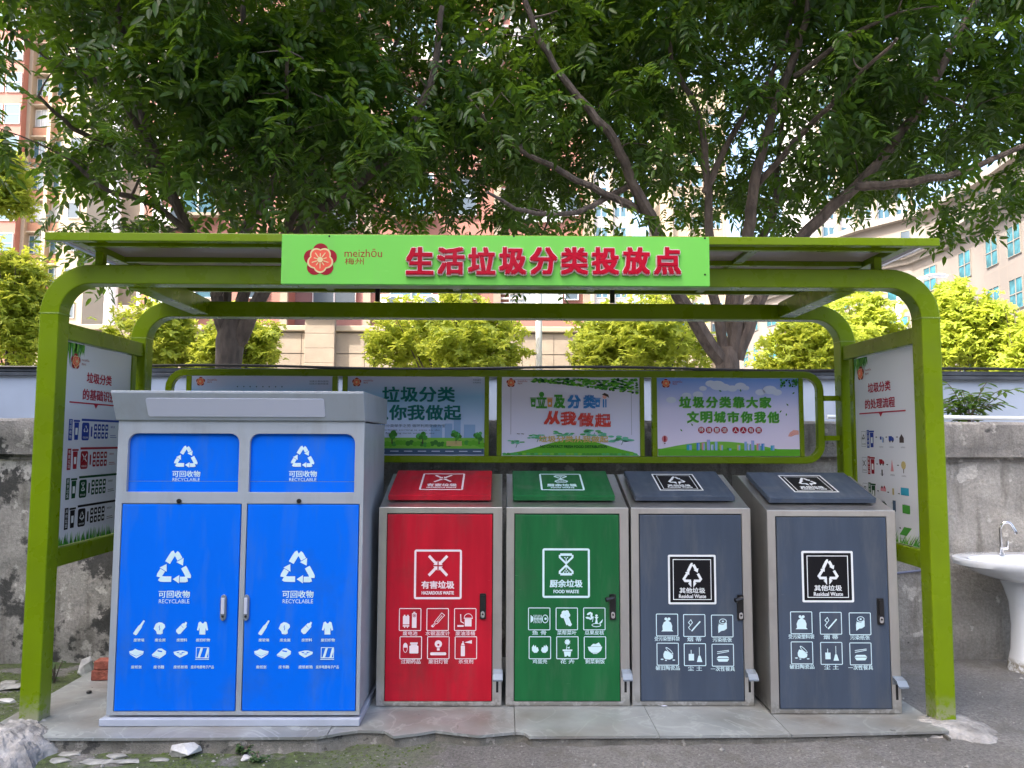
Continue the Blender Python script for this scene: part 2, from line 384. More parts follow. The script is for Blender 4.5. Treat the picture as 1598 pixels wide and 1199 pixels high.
# ================================================================ SETTING: ground
def ground_h(x, y):
    h = -.062+.016*fbm(x*.8, y*.8, 3)
    t = min(1, max(0, (x+.9)/1.6)); h += .022*t*t*(3-2*t)
    if y > 4: h -= .05*min(1, y-4)
    if y < 3.3 and x < -.4: h += .008
    n = fbm(x*6, y*6, 1)*.006+fbm(x*22, y*22, 5)*.005
    return h+n
def mk_ground():
    xs = list(np.arange(-4.2, 4.21, .035)); xs = [-200, -80, -30, -12, -7, -5]+xs+[5, 7, 12, 30, 80, 200]
    ys = [-120, -60, -25, -8, -2, 0, 1, 1.8]+list(np.arange(2.3, 5.2, .035))+[5.3]
    v = [(x, y, ground_h(x, y)) for y in ys for x in xs]; nx = len(xs)
    f = [(j*nx+i, j*nx+i+1, (j+1)*nx+i+1, (j+1)*nx+i) for j in range(len(ys)-1) for i in range(nx-1)]
    mb = MB(); mb.add(v, f)
    ma = bpy.data.materials.new('worn_concrete_ground'); ma.use_nodes = True; n = ma.node_tree.nodes; l = ma.node_tree.links; p = n['Principled BSDF']; p.inputs['Roughness'].default_value = .9
    g = n.new('ShaderNodeNewGeometry')
    def nz(sc, det=8, rough=.6):
        q = n.new('ShaderNodeTexNoise'); q.inputs['Scale'].default_value = sc; q.inputs['Detail'].default_value = det; q.inputs['Roughness'].default_value = rough; l.new(g.outputs['Position'], q.inputs['Vector']); return q
    def ramp(src, a, b, ca, cb):
        c = n.new('ShaderNodeValToRGB'); e = c.color_ramp.elements; e[0].position, e[1].position = a, b; e[0].color = (*ca, 1); e[1].color = (*cb, 1); l.new(src, c.inputs[0]); return c
    def mix(fac, a, b):
        x = n.new('ShaderNodeMix'); x.data_type = 'RGBA'; l.new(fac, x.inputs[0]); l.new(a, x.inputs[6])
        if isinstance(b, tuple): x.inputs[7].default_value = (*b, 1)
        else: l.new(b, x.inputs[7])
        return x.outputs[2]
    base = ramp(nz(1.6).outputs[0], .3, .7, (.17, .163, .155), (.29, .28, .268))
    fine = ramp(nz(70, 6, .75).outputs[0], .32, .68, (.45, .45, .45), (1.32, 1.32, 1.3))
    mm = n.new('ShaderNodeMix'); mm.data_type = 'RGBA'; mm.blend_type = 'MULTIPLY'; mm.inputs[0].default_value = 1; l.new(base.outputs[0], mm.inputs[6]); l.new(fine.outputs[0], mm.inputs[7])
    c = mix(ramp(nz(7).outputs[0], .52, .62, (0, 0, 0), (.55, .55, .55)).outputs[0], mm.outputs[2], (.15, .14, .12))
    # moss on the left and along the damp edge
    sx = n.new('ShaderNodeSeparateXYZ'); l.new(g.outputs['Position'], sx.inputs[0])
    mr = n.new('ShaderNodeMapRange'); mr.inputs[1].default_value = .1; mr.inputs[2].default_value = -.9; l.new(sx.outputs[0], mr.inputs[0])
    mo = ramp(nz(3.4, 9, .65).outputs[0], .42, .50, (0, 0, 0), (.9, .9, .9)); ml = n.new('ShaderNodeMath'); ml.operation = 'MULTIPLY'; l.new(mr.outputs[0], ml.inputs[0]); l.new(mo.outputs[0], ml.inputs[1])
    mosscol = ramp(nz(40, 5).outputs[0], .35, .65, (.035, .05, .012), (.10, .15, .03))
    c = mix(ml.outputs[0], c, mosscol.outputs[0])
    sp = n.new('ShaderNodeTexVoronoi'); sp.inputs['Scale'].default_value = 38; l.new(g.outputs['Position'], sp.inputs['Vector'])
    c = mix(ramp(sp.outputs['Distance'], .06, .10, (.5, .5, .5), (0, 0, 0)).outputs[0], c, (.32, .31, .30))
    l.new(c, p.inputs['Base Color'])
    b = n.new('ShaderNodeBump'); b.inputs['Strength'].default_value = 1.; b.inputs['Distance'].default_value = .02; l.new(nz(90, 8, .7).outputs[0], b.inputs['Height']); l.new(b.outputs[0], p.inputs['Normal'])
    M['groundm'] = ma
    o = obj('ground', mb, 'groundm', sm=True, recalc=False); tag(o, 'rough grey concrete yard in front of the platform, mossy on the left', kind='structure')
mk_ground()
mb = MB(); mb.box((-250, 5.15, .2), (250, 600, 1.38)); M['upper'] = mat('paved_upper_ground', (.28, .27, .25, 1), .9, var=.15, bump=.2)
tag(obj('upper_ground', mb, 'upper'), 'raised ground behind the concrete retaining wall', kind='structure')

# ---------------- weathered wall
def mk_concrete(name, lightc, darkc, blackness, scale=1.):
    ma = bpy.data.materials.new(name); ma.use_nodes = True; n = ma.node_tree.nodes; l = ma.node_tree.links; p = n['Principled BSDF']; p.inputs['Roughness'].default_value = .92
    g = n.new('ShaderNodeNewGeometry')
    def nz(sc, det=8, rough=.6, st=(1, 1, 1)):
        mp = n.new('ShaderNodeMapping'); mp.inputs['Scale'].default_value = st; l.new(g.outputs['Position'], mp.inputs[0])
        q = n.new('ShaderNodeTexNoise'); q.inputs['Scale'].default_value = sc*scale; q.inputs['Detail'].default_value = det; q.inputs['Roughness'].default_value = rough; l.new(mp.outputs[0], q.inputs['Vector']); return q
    def ramp(src, a, b, ca, cb):
        c = n.new('ShaderNodeValToRGB'); e = c.color_ramp.elements; e[0].position, e[1].position = a, b; e[0].color = (*ca, 1); e[1].color = (*cb, 1); l.new(src, c.inputs[0]); return c
    def mix(fac, a, b):
        x = n.new('ShaderNodeMix'); x.data_type = 'RGBA'; l.new(fac, x.inputs[0]); l.new(a, x.inputs[6])
        if isinstance(b, tuple): x.inputs[7].default_value = (*b, 1)
        else: l.new(b, x.inputs[7])
        return x.outputs[2]
    c = ramp(nz(2.2).outputs[0], .3, .7, darkc, lightc).outputs[0]
    c = mix(ramp(nz(5, 8, .6, (2.5, 1, .35)).outputs[0], .52, .66, (0, 0, 0), (.6, .6, .6)).outputs[0], c, (.13, .12, .10))       # rain streaks
    sx = n.new('ShaderNodeSeparateXYZ'); l.new(g.outputs['Position'], sx.inputs[0])
    mr = n.new('ShaderNodeMapRange'); mr.inputs[1].default_value = .5; mr.inputs[2].default_value = -3.2; mr.inputs[3].default_value = -.07; mr.inputs[4].default_value = blackness; l.new(sx.outputs[0], mr.inputs[0])
    bl = nz(2.6, 10, .68); ad = n.new('ShaderNodeMath'); ad.operation = 'ADD'; l.new(bl.outputs[0], ad.inputs[0]); l.new(mr.outputs[0], ad.inputs[1])
    c = mix(ramp(ad.outputs[0], .56, .60, (0, 0, 0), (.9, .9, .9)).outputs[0], c, (.035, .036, .034))
    pk = nz(6.5, 7, .6); c = mix(ramp(pk.outputs[0], .60, .63, (0, 0, 0), (.8, .8, .8)).outputs[0], c, tuple(min(1, x*1.35) for x in lightc))
    fi = ramp(nz(60, 6, .7).outputs[0], .3, .7, (.7, .7, .7), (1.2, 1.2, 1.2))
    mm = n.new('ShaderNodeMix'); mm.data_type = 'RGBA'; mm.blend_type = 'MULTIPLY'; mm.inputs[0].default_value = 1; l.new(c, mm.inputs[6]); l.new(fi.outputs[0], mm.inputs[7]); l.new(mm.outputs[2], p.inputs['Base Color'])
    b = n.new('ShaderNodeBump'); b.inputs['Strength'].default_value = .7; b.inputs['Distance'].default_value = .02; l.new(nz(26, 10, .7).outputs[0], b.inputs['Height']); l.new(b.outputs[0], p.inputs['Normal'])
    return ma
M['wallm'] = mk_concrete('weathered_wall_plaster', (.42, .40, .365), (.235, .22, .195), .06)
M['copem'] = mk_concrete('mouldy_coping_concrete', (.34, .32, .29), (.17, .16, .15), .02, 1.6)
def mk_wall():
    root = empty('retaining_wall', (0, 5, -.15), 'weathered grey concrete retaining wall with peeling plaster behind the shelter', 'wall')
    xs = list(np.arange(-4.6, 4.61, .04)); xs = [-30, -12, -7]+xs+[7, 12, 30]; zs = list(np.arange(-.2, 1.29, .04))
    def d(x, z):
        a = fbm(x*1.5, 0, z*1.5, 4)*.018+fbm(x*9, 2, z*9, 3)*.004
        pl = fbm(x*2.2+7, 4, z*2.2, 5); a += .012 if pl > .12 else 0          # remaining plaster layer
        if z < .05: a -= .015*(.05-z)/.1
        return a
    v = [(x, 4.95-d(x, z), z) for z in zs for x in xs]; nx = len(xs); f = [(j*nx+i, j*nx+i+1, (j+1)*nx+i+1, (j+1)*nx+i) for j in range(len(zs)-1) for i in range(nx-1)]
    mb = MB(); mb.add(v, f); mb.box((-30, 5.02, -.2), (30, 5.2, 1.28)); obj('wall_face', mb, 'wallm', root, sm=True, recalc=False)
    prof = [(.0, 1.245), (0, 1.30), (-.012, 1.33), (-.015, 1.46), (0, 1.478), (.22, 1.482)]
    v = []; nz_ = len(prof)
    for k, (dy, z) in enumerate(prof):
        for x in xs:
            v.append((x, 4.885+dy+fbm(x*3, k, z*8)*.008+fbm(x*14, k, z*20)*.004, z+fbm(x*2.5, 1, k)*.006))
    v += [(x, 5.1, 1.25) for x in xs]
    f = [(j*nx+i, j*nx+i+1, (j+1)*nx+i+1, (j+1)*nx+i) for j in range(nz_-1) for i in range(nx-1)]
    o = nz_*nx; f += [(o+i, o+i+1, i+1, i) for i in range(nx-1)]
    mb = MB(); mb.add(v, f); obj('coping', mb, 'copem', root, sm=True, recalc=False)
    mb = MB(); mb.box((-30, 4.93, 1.21), (30, 5.0, 1.262)); obj('coping_underside', mb, 'copem', root)
mk_wall()

# ---------------- hoarding on top of the wall
M['hoard'] = mat('pale_blue_hoarding_sheet', (.36, .42, .52, 1), .5, var=.08, vscale=2, bump=.05, bscale=4)
M['hcap'] = mat('hoarding_dark_cap', (.05, .06, .075, 1), .6, var=.3)
root = empty('hoarding_fence', (0, 5.9, 1.3), 'pale blue sheet metal hoarding with dark cap rail standing above the concrete wall', 'fence')
zt = at(800, 584, 5.9)[1]; x = -9.
while x < 9:
    mb = MB(); dy = random.uniform(-.006, .006)
    mb.box((x+.006, 5.9+dy, 1.3), (x+.944, 5.92+dy, zt)); obj('sheet_panel', mb, 'hoard', root, bevel=.004); x += .95
mb = MB(); mb.box((-9, 5.87, zt), (9, 5.95, zt+.035)); mb.box((-9, 5.865, zt-.035), (9, 5.889, zt-.004)); obj('cap_rail', mb, 'hcap', root, bevel=.006)
mb = MB(); mb.tube([(xx, 5.86, zt+.045+.012*math.sin(xx*2.1)) for xx in np.arange(-9, 9.1, .3)], .011, 6); obj('cable', mb, 'blackpl', root, sm=True)

# ================================================================ platform
M['tile'] = mat('grey_marble_floor_tile', (.29, .31, .31, 1), .42, vscale=3.2, bump=.03, bscale=40, col2=(.18, .195, .19, 1), detail=10, rvar=.15)
def add_veins(ma):
    n = ma.node_tree.nodes; l = ma.node_tree.links; p = n['Principled BSDF']; src = p.inputs['Base Color'].links[0].from_socket
    g = n.new('ShaderNodeNewGeometry'); nz = n.new('ShaderNodeTexNoise'); nz.inputs['Scale'].default_value = 3.; nz.inputs['Detail'].default_value = 4; nz.inputs['Distortion'].default_value = 1.6; l.new(g.outputs['Position'], nz.inputs['Vector'])
    a = n.new('ShaderNodeMath'); a.operation = 'SUBTRACT'; a.inputs[1].default_value = .5; l.new(nz.outputs[0], a.inputs[0])
    b = n.new('ShaderNodeMath'); b.operation = 'ABSOLUTE'; l.new(a.outputs[0], b.inputs[0])
    cr = n.new('ShaderNodeValToRGB'); cr.color_ramp.elements[0].position = .0; cr.color_ramp.elements[0].color = (.45, .45, .45, 1); cr.color_ramp.elements[1].position = .022; cr.color_ramp.elements[1].color = (0, 0, 0, 1); l.new(b.outputs[0], cr.inputs[0])
    mx = n.new('ShaderNodeMix'); mx.data_type = 'RGBA'; mx.inputs[7].default_value = (.42, .45, .44, 1); l.new(cr.outputs[0], mx.inputs[0]); l.new(src, mx.inputs[6])
    dn = n.new('ShaderNodeTexNoise'); dn.inputs['Scale'].default_value = 1.7; dn.inputs['Detail'].default_value = 9; l.new(g.outputs['Position'], dn.inputs['Vector'])
    dr = n.new('ShaderNodeValToRGB'); dr.color_ramp.elements[0].position = .44; dr.color_ramp.elements[0].color = (0, 0, 0, 1); dr.color_ramp.elements[1].position = .68; dr.color_ramp.elements[1].color = (.8, .8, .8, 1); l.new(dn.outputs[0], dr.inputs[0])
    m2 = n.new('ShaderNodeMix'); m2.data_type = 'RGBA'; m2.inputs[7].default_value = (.16, .14, .115, 1); l.new(dr.outputs[0], m2.inputs[0]); l.new(mx.outputs[2], m2.inputs[6]); l.new(m2.outputs[2], p.inputs['Base Color'])
add_veins(M['tile'])
M['bed'] = mk_concrete('platform_bedding_concrete', (.22, .21, .19), (.10, .10, .085), .02, 3)
plat = empty('tiled_platform', (0, 4, -.1), None, None); tag(plat, 'low platform of grey marble tiles with a chipped front edge', kind='structure')
XL, XR, YB = -2.39, 2.09, 4.72
edge_px = [(70, 1152), (300, 1153), (494, 1151), (530, 1144), (560, 1140), (600, 1141), (614, 1149), (650, 1145), (680, 1140), (700, 1143), (748, 1148), (800, 1143), (818, 1144), (826, 1150), (1000, 1149), (1240, 1147), (1455, 1141), (1600, 1140)]
EP = [atg(a, b) for a, b in edge_px]
def yfront(x):
    for (x0, y0), (x1, y1) in zip(EP, EP[1:]):
        if x0 <= x <= x1: return y0+(y1-y0)*(x-x0)/(x1-x0)
    return EP[0][1] if x < EP[0][0] else EP[-1][1]
joints = [XL, -1.62, -.80, .06, .72, 1.33, XR]; xsb = sorted(set([p[0] for p in EP[2:14]]+joints))
topz = lambda u, v, d: (u, v, -d)
for i in range(len(joints)-1):
    a, b = joints[i]+.0015, joints[i+1]-.0015
    xs = [a]+[q for q in xsb if a < q < b]+[b]; yr = 3.98
    front = []
    for q in xs: front.append((q, yfront(q)))
    poly = front+[(b, yr), (a, yr)]
    mb = MB(); dz = random.uniform(0, .002); mb.prism(poly, (), -dz, .012-dz, fn=topz); obj('floor_tile', mb, 'tile', plat)
    mb = MB(); mb.prism([(a, yr+.003), (b, yr+.003), (b, YB), (a, YB)], (), 0, .012, fn=topz); obj('floor_tile', mb, 'tile', plat)
mb = MB(); xs = list(np.arange(XL+.01, XR-.01, .03)); v = []
for k, (dz, o_) in enumerate(((-.0125, .012), (-.05, .004), (-.09, -.03), (-.2, -.06))):
    for x in xs:
        brk = -.02 if k else 0
        v.append((x, yfront(x)+o_+(fbm(x*9, k, 2)*.016 if k else 0), dz))
nx = len(xs); f = [((j+1)*nx+i, (j+1)*nx+i+1, j*nx+i+1, j*nx+i) for j in range(3) for i in range(nx-1)]
o_ = len(v); v += [(x, YB, -.0125) for x in xs]; f += [(i, i+1, o_+i+1, o_+i) for i in range(nx-1)]
mb.add(v, f); mb.box((XL+.01, 3.6, -.2), (XL+.02, YB, -.014)); mb.box((XR-.03, 3.5, -.2), (XR-.02, YB, -.014)); obj('bedding_slab', mb, 'bed', plat, recalc=False, sm=True)

# concrete footings round the posts
M['mortar'] = mat('white_grey_mortar', (.28, .27, .258, 1), .95, var=.42, vscale=11, bump=1., bscale=34, detail=9)
def footing(cx, cy, rx, ry, h, label, seed, low=-.13, amp=1.):
    mb = MB(); n, k = 120, 34; v = [(cx, cy, h)]; f = []
    for i in range(1, k+1):
        t = i/k
        for j in range(n):
            a = 2*math.pi*j/n; rr = t*(1+.28*fbm(math.cos(a)*1.2+seed, math.sin(a)*1.2, seed)); x = cx+rx*rr*math.cos(a); y = cy+ry*rr*math.sin(a)
            z = low+(h-low)*math.sqrt(max(0, 1-t**2.2))
            z += amp*fbm(x*8+seed, y*8, 0)*.034*t+amp*(.5-abs(fbm((x+y)*13, (x-y)*4, seed))**.5)*.03*min(1, t*2)-.01*t
            v.append((x, y, z))
    f += [(0, 1+j, 1+(j+1) % n) for j in range(n)]
    for i in range(k-1):
        for j in range(n): a, b = 1+i*n+j, 1+i*n+(j+1) % n; f.append((a, a+n, b+n, b))
    mb.add(v, f); return tag(obj('concrete_footing', mb, 'mortar', sm=True, recalc=False), label, 'footing', 'mortar footings round the shelter posts')
footing(-2.24, 3.44, .27, .37, .05, 'lumpy white mortar footing around the front left shelter post', 1.3)
footing(2.16, 3.66, .26, .18, .012, 'low cracked mortar pad around the front right shelter post', 4.1, -.06, .3)

# ================================================================ shelter
GX0, GX1, FY, RY, TW = -2.252, 2.1425, 3.65, 4.55, .096
ZT = 2.165
shel = empty('recycling_shelter', (-.05, 4.1, 0), 'olive green steel tube shelter with flat roof standing over the row of bins', 'shelter')
def portal(y, zt, z0a, z0b):
    r = .20; P = [(GX0, 0, z0a)]
    for k in range(13):
        a = R(180-90*k/12); P.append((GX0+r+r*math.cos(a), 0, zt-r+r*math.sin(a)))
    for k in range(13):
        a = R(90-90*k/12); P.append((GX1-r+r*math.cos(a), 0, zt-r+r*math.sin(a)))
    P.append((GX1, 0, z0b)); mb = MB(); mb.sqsweep([(p[0], y, p[2]) for p in P], TW, TW); return mb
obj('front_portal_frame', portal(FY, ZT, .0, -.0), 'green', shel, bevel=.006)
obj('rear_portal_frame', portal(RY, 2.15, -.1, -.1), 'green', shel, bevel=.006)
M['weld'] = mat('weld_seam', (.22, .32, .05, 1), .5, bump=.6, bscale=90)
for x in (GX0, GX1):
    for y in (FY, RY):
        mb = MB(); zz = 1.965; mb.box((x-TW/2-.0015, y-.0015, zz), (x+TW/2+.0015, y+TW+.0015, zz+.006)); obj('weld_seam', mb, 'weld', shel)
for x in (-1.87, 1.76):
    mb = MB(); mb.box((x-.05, FY+TW+.001, 2.112), (x+.05, RY-.001, 2.208)); obj('side_beam', mb, 'green', shel, bevel=.005)
for x, y in ((-2.03, FY+.04), (1.895, FY+.04)):
    mb = MB(); mb.box((x-.02, y-.02, ZT+TW/2+.001), (x+.02, y+.02, 2.2815)); obj('roof_stub', mb, 'green', shel, bevel=.003)
for px in (590, 955):
    x = at(px, 450, 4.6)[0]; mb = MB(); mb.box((x-.014, 4.58, 2.21), (x+.014, 4.61, 2.316)); obj('roof_stub', mb, 'blackpl', shel)
# roof
RX0, RX1, RY0, RY1, RZ = -2.175, 2.09, 3.462, 4.72, 2.283
mb = MB(); mb.box((RX0, RY0, RZ), (RX1, RY0+.04, RZ+.039)); obj('roof_fascia', mb, 'green', shel, bevel=.003)
for y, wd, zb_ in ((3.55, .03, 2.279), (3.90, .03, 2.287), (4.28, .03, 2.287), (4.68, .03, 2.287)):
    mb = MB(); mb.box((-2.02, y, zb_), (1.93, y+wd, RZ+.031)); obj('roof_purlin', mb, 'green', shel, bevel=.003)
for x in (-2.045, -1.10, -.30, .55, 1.25, 1.955):
    mb = MB(); mb.box((x-.024, RY0+.041, RZ+.010 if -2 < x < 1.9 else RZ-.001), (x+.024, RY1, RZ+.0325)); obj('roof_rafter', mb, 'green', shel, bevel=.003)
xs = [RX0+.002, -1.10, -.30, .55, 1.25, RX1-.002]
for a, b in zip(xs, xs[1:]):
    mb = MB(); mb.box((a+.004, RY0+.041, RZ+.034), (b-.004, RY1-.004, RZ+.0375)); obj('roof_sheet', mb, 'poly', shel)
for a in (RX0-.004, RX1+.0):
    mb = MB(); mb.box((a, RY0+.041, RZ+.028), (a+.004, RY1, RZ+.042)); obj('roof_edge_trim', mb, 'plate', shel)
# rails of the side boards
for x in (GX0, GX1):
    for z0, z1 in ((.71, .80), (1.85, 1.935)):
        mb = MB(); mb.box((x-.035, FY+TW+.001, z0), (x+.035, RY-.001, z1)); obj('side_rail', mb, 'green', shel, bevel=.004)
for px, zz in ((1297, 622), (1297, 684)):
    xa, z = at(1288, zz, 4.6); mb = MB(); mb.box((2.003, 4.585, z-.016), (GX1-TW/2-.001, 4.615, z+.016)); obj('board_bracket', mb, 'green', shel)
    mb = MB(); mb.box((GX0+TW/2+.001, 4.585, z-.016), (-2.108, 4.615, z+.016)); obj('board_bracket', mb, 'green', shel)

# ---------------- logo used on several boards
def logo(d, cx, cz, s, c1='p_red', c2='p_logo', c3='p_cream', k0=2):
    d.frame(cx, cz, s, k=k0)
    for k in range(5):
        a = R(90+72*k); d.circ(.55*math.cos(a), .55*math.sin(a), .46, c1, n=18)
    P = []
    for k in range(60):
        th = 2*math.pi*k/60; rr = .56+.14*abs(math.cos(2.5*(th-R(270)))); P.append((1.13*rr*math.cos(th), 1.13*rr*math.sin(th)))
    d.poly(P, c3); d.poly([(x*.87, z*.87) for x, z in P], c2)
    for k in range(10):
        a = R(90+36*k); L = .52 if k % 2 else .40; d.line([(.2*math.cos(a), .2*math.sin(a)), (L*math.cos(a), L*math.sin(a))], .055, c3)
    d.k += 1; d.circ(0, 0, .17, c3, n=14); d.world()

# ---------------- header sign
SY = 3.425
x0, z1 = at(440, 366, SY); x1, z0 = at(1108, 447, SY)
sign = empty('header_sign', ((x0+x1)/2, SY, z0), 'bright green header sign with raised red Chinese characters fixed to the front beam', 'sign')
mb = MB(); mb.box((x0, SY, z0), (x1, SY+.03, z1)); obj('sign_panel', mb, 'sign', sign, bevel=.002)
for x in (-.8, 0, .75): mb = MB(); mb.box((x-.02, SY+.031, z0+.06), (x+.02, FY-.001, z0+.10)); obj('sign_bracket', mb, 'green', sign)
d = Decal(); cx, cz = at(500, 406, SY); logo(d, cx, cz, .079); d.reset()
cx, cz = at(567, 395, SY); d.text('meizhōu', cx, cz, .176, .040, 'p_red'); cx, cz = at(553, 408, SY); d.text('梅州', cx, cz, .088, .032, 'p_red')
for px, py in ((514, 369), (802, 369), (1100, 372), (1100, 429)):
    cx, cz = at(px, py, SY); d.circ(cx, cz, .005, 'ink', n=8)
d.build('logo_print', lambda u, v, q: (u, SY-q, v), sign)
sx0 = 656; sx1 = 1040
for i, ch in enumerate('生活垃圾分类投放点'):
    px = sx0+(sx1-sx0)*i/8; cx, cz = at(px, 409, SY); v, f, a, b, lo, hi = glyph(ch)
    W, Hh = .118, .122; n_ = len(v)
    # front face offset copies make the heavy stroke; sides come from an extruded rim
    def slab(y0, y1, g, key, sh):
        q = MB()
        for dx, dz in sh:
            pts = [(cx+(x_-(a+b)/2)*W/(b-a)+dx*g, cz+(z_-(lo+hi)/2)*Hh/(hi-lo)+dz*g) for x_, z_ in v]
            ed = {}
            for fc in f:
                for k in range(len(fc)):
                    e = (fc[k], fc[(k+1) % len(fc)]); ed[e] = ed.get(e, 0)+1
            vv = [(p[0], y0, p[1]) for p in pts]+[(p[0], y1, p[1]) for p in pts]
            ff = [tuple(fc) for fc in f]+[(e[0], e[0]+n_, e[1]+n_, e[1]) for e in ed if (e[1], e[0]) not in ed]
            q.add(vv, ff, key); y0 -= .0004
        return q
    sh = [(-1, -.8), (1, -.8), (-1, .8), (1, .8), (0, 0)]
    q = slab(SY-.022, SY-.001, .0052, 'letred', sh)
    L = obj('letter', q, None, sign, recalc=False)
    q2 = slab(SY-.016, SY-.0005, .0078, 'letwhite', [(-1, -1), (1, -1), (-1, 1), (1, 1), (0, -1.2), (0, 1.2), (-1.2, 0), (1.2, 0)])
    obj('letter_rim', q2, None, L, recalc=False)

# ================================================================ rear information board with four posters
BY = 4.6
board = empty('information_board', (-.05, BY, 1.2), 'long green framed information board with four posters between the rear posts', 'notice board')
bz0, bz1 = 1.205, 1.782; zt_, zb_ = bz1-.02, bz0+.022
def rpath(x0, z0, x1, z1, r): return [(p[0], BY, p[1]) for p in rrect(x0, z0, x1, z1, r, 6)]
mb = MB(); mb.sqsweep(rpath(-2.08, zb_, 1.985, zt_, .10), .042, .042, closed=True); obj('board_frame', mb, 'green', board, bevel=.004)
stiles = [(288, 296), (517, 525), (533, 541), (756, 763), (775, 783), (999, 1006), (1018, 1026), (1248, 1255)]
for a, b in stiles:
    xa, xb = at(a, 655, BY)[0], at(b, 655, BY)[0]; mb = MB(); mb.box((xa, BY+.002, bz0+.044), (xb, BY+.040, bz1-.042)); obj('board_stile', mb, 'green', board, bevel=.003)
PY = BY+.008
lz0, lz1 = .044, bz1-.042-1.2
print_grad('poster_sky1', [(0, (205, 222, 240)), (.45, (165, 200, 232)), (.8, (150, 190, 232)), (1, (200, 205, 232))], lo=lz0, hi=lz1, noisec=((190, 195, 225), 5, .6))
print_grad('poster_sky2', [(0, (205, 220, 245)), (.35, (185, 205, 240)), (.75, (135, 182, 222)), (1, (190, 195, 222))], lo=lz0, hi=lz1)
print_grad('poster_lilac', [(0, (218, 218, 242)), (1, (212, 212, 234))], lo=lz0, hi=lz1)
print_grad('poster_sky4', [(0, (236, 224, 244)), (.6, (218, 214, 244)), (1, (110, 152, 222))], lo=lz0, hi=lz1)
labels = ['leftmost blue poster mostly hidden by the blue cabinet', 'light blue poster with big teal characters above a painted road', 'pale lilac poster with colourful and red characters above a green hill', 'sky poster with green characters above a small painted city']
pansp = [(296, 517, 588, 714), (541, 756, 589, 714), (783, 999, 590, 716), (1026, 1248, 592, 719)]
mats4 = ['poster_sky1', 'poster_sky2', 'poster_lilac', 'poster_sky4']
for i, (a, b, t, bt) in enumerate(pansp):
    xa, xb = at(a, 655, BY)[0]+.001, at(b, 655, BY)[0]-.001; za, zb = bz0+.045, bz1-.043
    mb = MB(); mb.box((xa, PY, za), (xb, PY+.012, zb)); po = obj('poster', mb, mats4[i], board); po['label'] = labels[i]
    d = Decal(); W, Hh = xb-xa, zb-za
    X = lambda u: xa+u*W
    Z = lambda v: zb-v*Hh
    pxy = lambda px, py: (xa+(px-a)/(b-a)*W, zb-(py-t)/(bt-t)*Hh)
    q = lambda px: px*W/(b-a)                    # photo pixels -> metres
    cx, cz = pxy(a+14, t+9); logo(d, cx, cz, q(7.2)); d.reset(); cx, cz = pxy(a+32, t+6); d.text('meizhōu', cx, cz, q(15), q(3.6), 'p_red'); cx, cz = pxy(a+28, t+10); d.text('梅州', cx, cz, q(7), q(3), 'p_red')
    if i == 0:
        for k in range(8): cx, cz = pxy(a+72+10*k, t+17); d.reset(); d.circ(cx, cz, q(1.1), 'p_slate', n=8)
        for k in range(2): cx, cz = pxy(a+200, t+8+4*k); d.text('垃圾分类你我他', cx, cz, q(30), q(3), 'p_slate')
    if i == 1:
        d.reset(2)
        for px0, px1, c in ((672, 690, 'p_paleblue'), (694, 706, 'p_paleblue'), (708, 719, 'p_paleblue'), (724, 742, 'p_paleblue')):
            h = random.uniform(26, 38); p0, p1 = pxy(px0, 693-h), pxy(px1, 690); d.rect(p0[0], p1[1], p1[0], p0[1], c)
        d.reset(6); p0, p1 = pxy(541.5, 686), pxy(755.5, 704); d.rect(p0[0], p1[1], p1[0], p0[1], 'p_lime')
        for k in range(40):
            px = 545+k*5.4; cx, cz = pxy(px, 696+random.uniform(-3, 2)); d.reset(8+k % 3); d.circ(cx, cz, q(4), random.choice(['p_green', 'p_grass', 'p_leaf']), n=9)
        for tx in (570, 612, 660, 712, 748):
            cx, cz = pxy(tx, 690); d.reset(12); d.rect(cx-q(.8), cz-q(6), cx+q(.8), cz+q(6), 'p_brown')
            for k in range(12):
                r_, th = random.uniform(0, 7), random.uniform(0, 6.3); e, g = pxy(min(750, tx+r_*math.cos(th)*1.1), 682+r_*math.sin(th)*.85); d.circ(e, g, q(random.uniform(2.4, 4.2)), random.choice(['p_leaf', 'p_green', 'p_tree']), n=8)
        d.reset(12); p0, p1 = pxy(697, 691), pxy(721, 699); d.rect(p0[0], p1[1], p1[0], p0[1], 'p_sand')
        d.reset(24); p0, p1 = pxy(541.5, 703), pxy(755.5, 712); d.rect(p0[0], p1[1], p1[0], p0[1], 'p_slate')
        for k in range(10): p0, p1 = pxy(545+k*21.5, 706.6), pxy(558+k*21.5, 707.8); d.reset(26); d.rect(p0[0], p1[1], p1[0], p0[1], 'p_cloud')
        d.reset(14)
        for k, ch in enumerate('垃圾分类'): cx, cz = pxy(609+29*k, 617); d.reset(14); d.text(ch, cx, cz, q(26), q(23), 'p_teal', .035)
        for k, ch in enumerate('从你我做起'): cx, cz = pxy(592+28.5*k, 646); d.reset(14); d.text(ch, cx, cz, q(26), q(23), 'p_teal', .035)
        cx, cz = pxy(642, 667); d.reset(14); d.text('垃圾分类举手之劳 循环利用变废为宝', cx, cz, q(106), q(5), 'p_slate')
        for k in range(2): cx, cz = pxy(640, 674+5*k); d.reset(14); d.text(['Garbage sorting is easy to do', 'Recycling turns waste to use'][k], cx, cz, q(92-16*k), q(3), 'p_slate')
        for k in range(2): cx, cz = pxy(744, 594+4*k); d.reset(14); d.text('文明城市', cx, cz, q(13), q(2.6), 'p_slate')
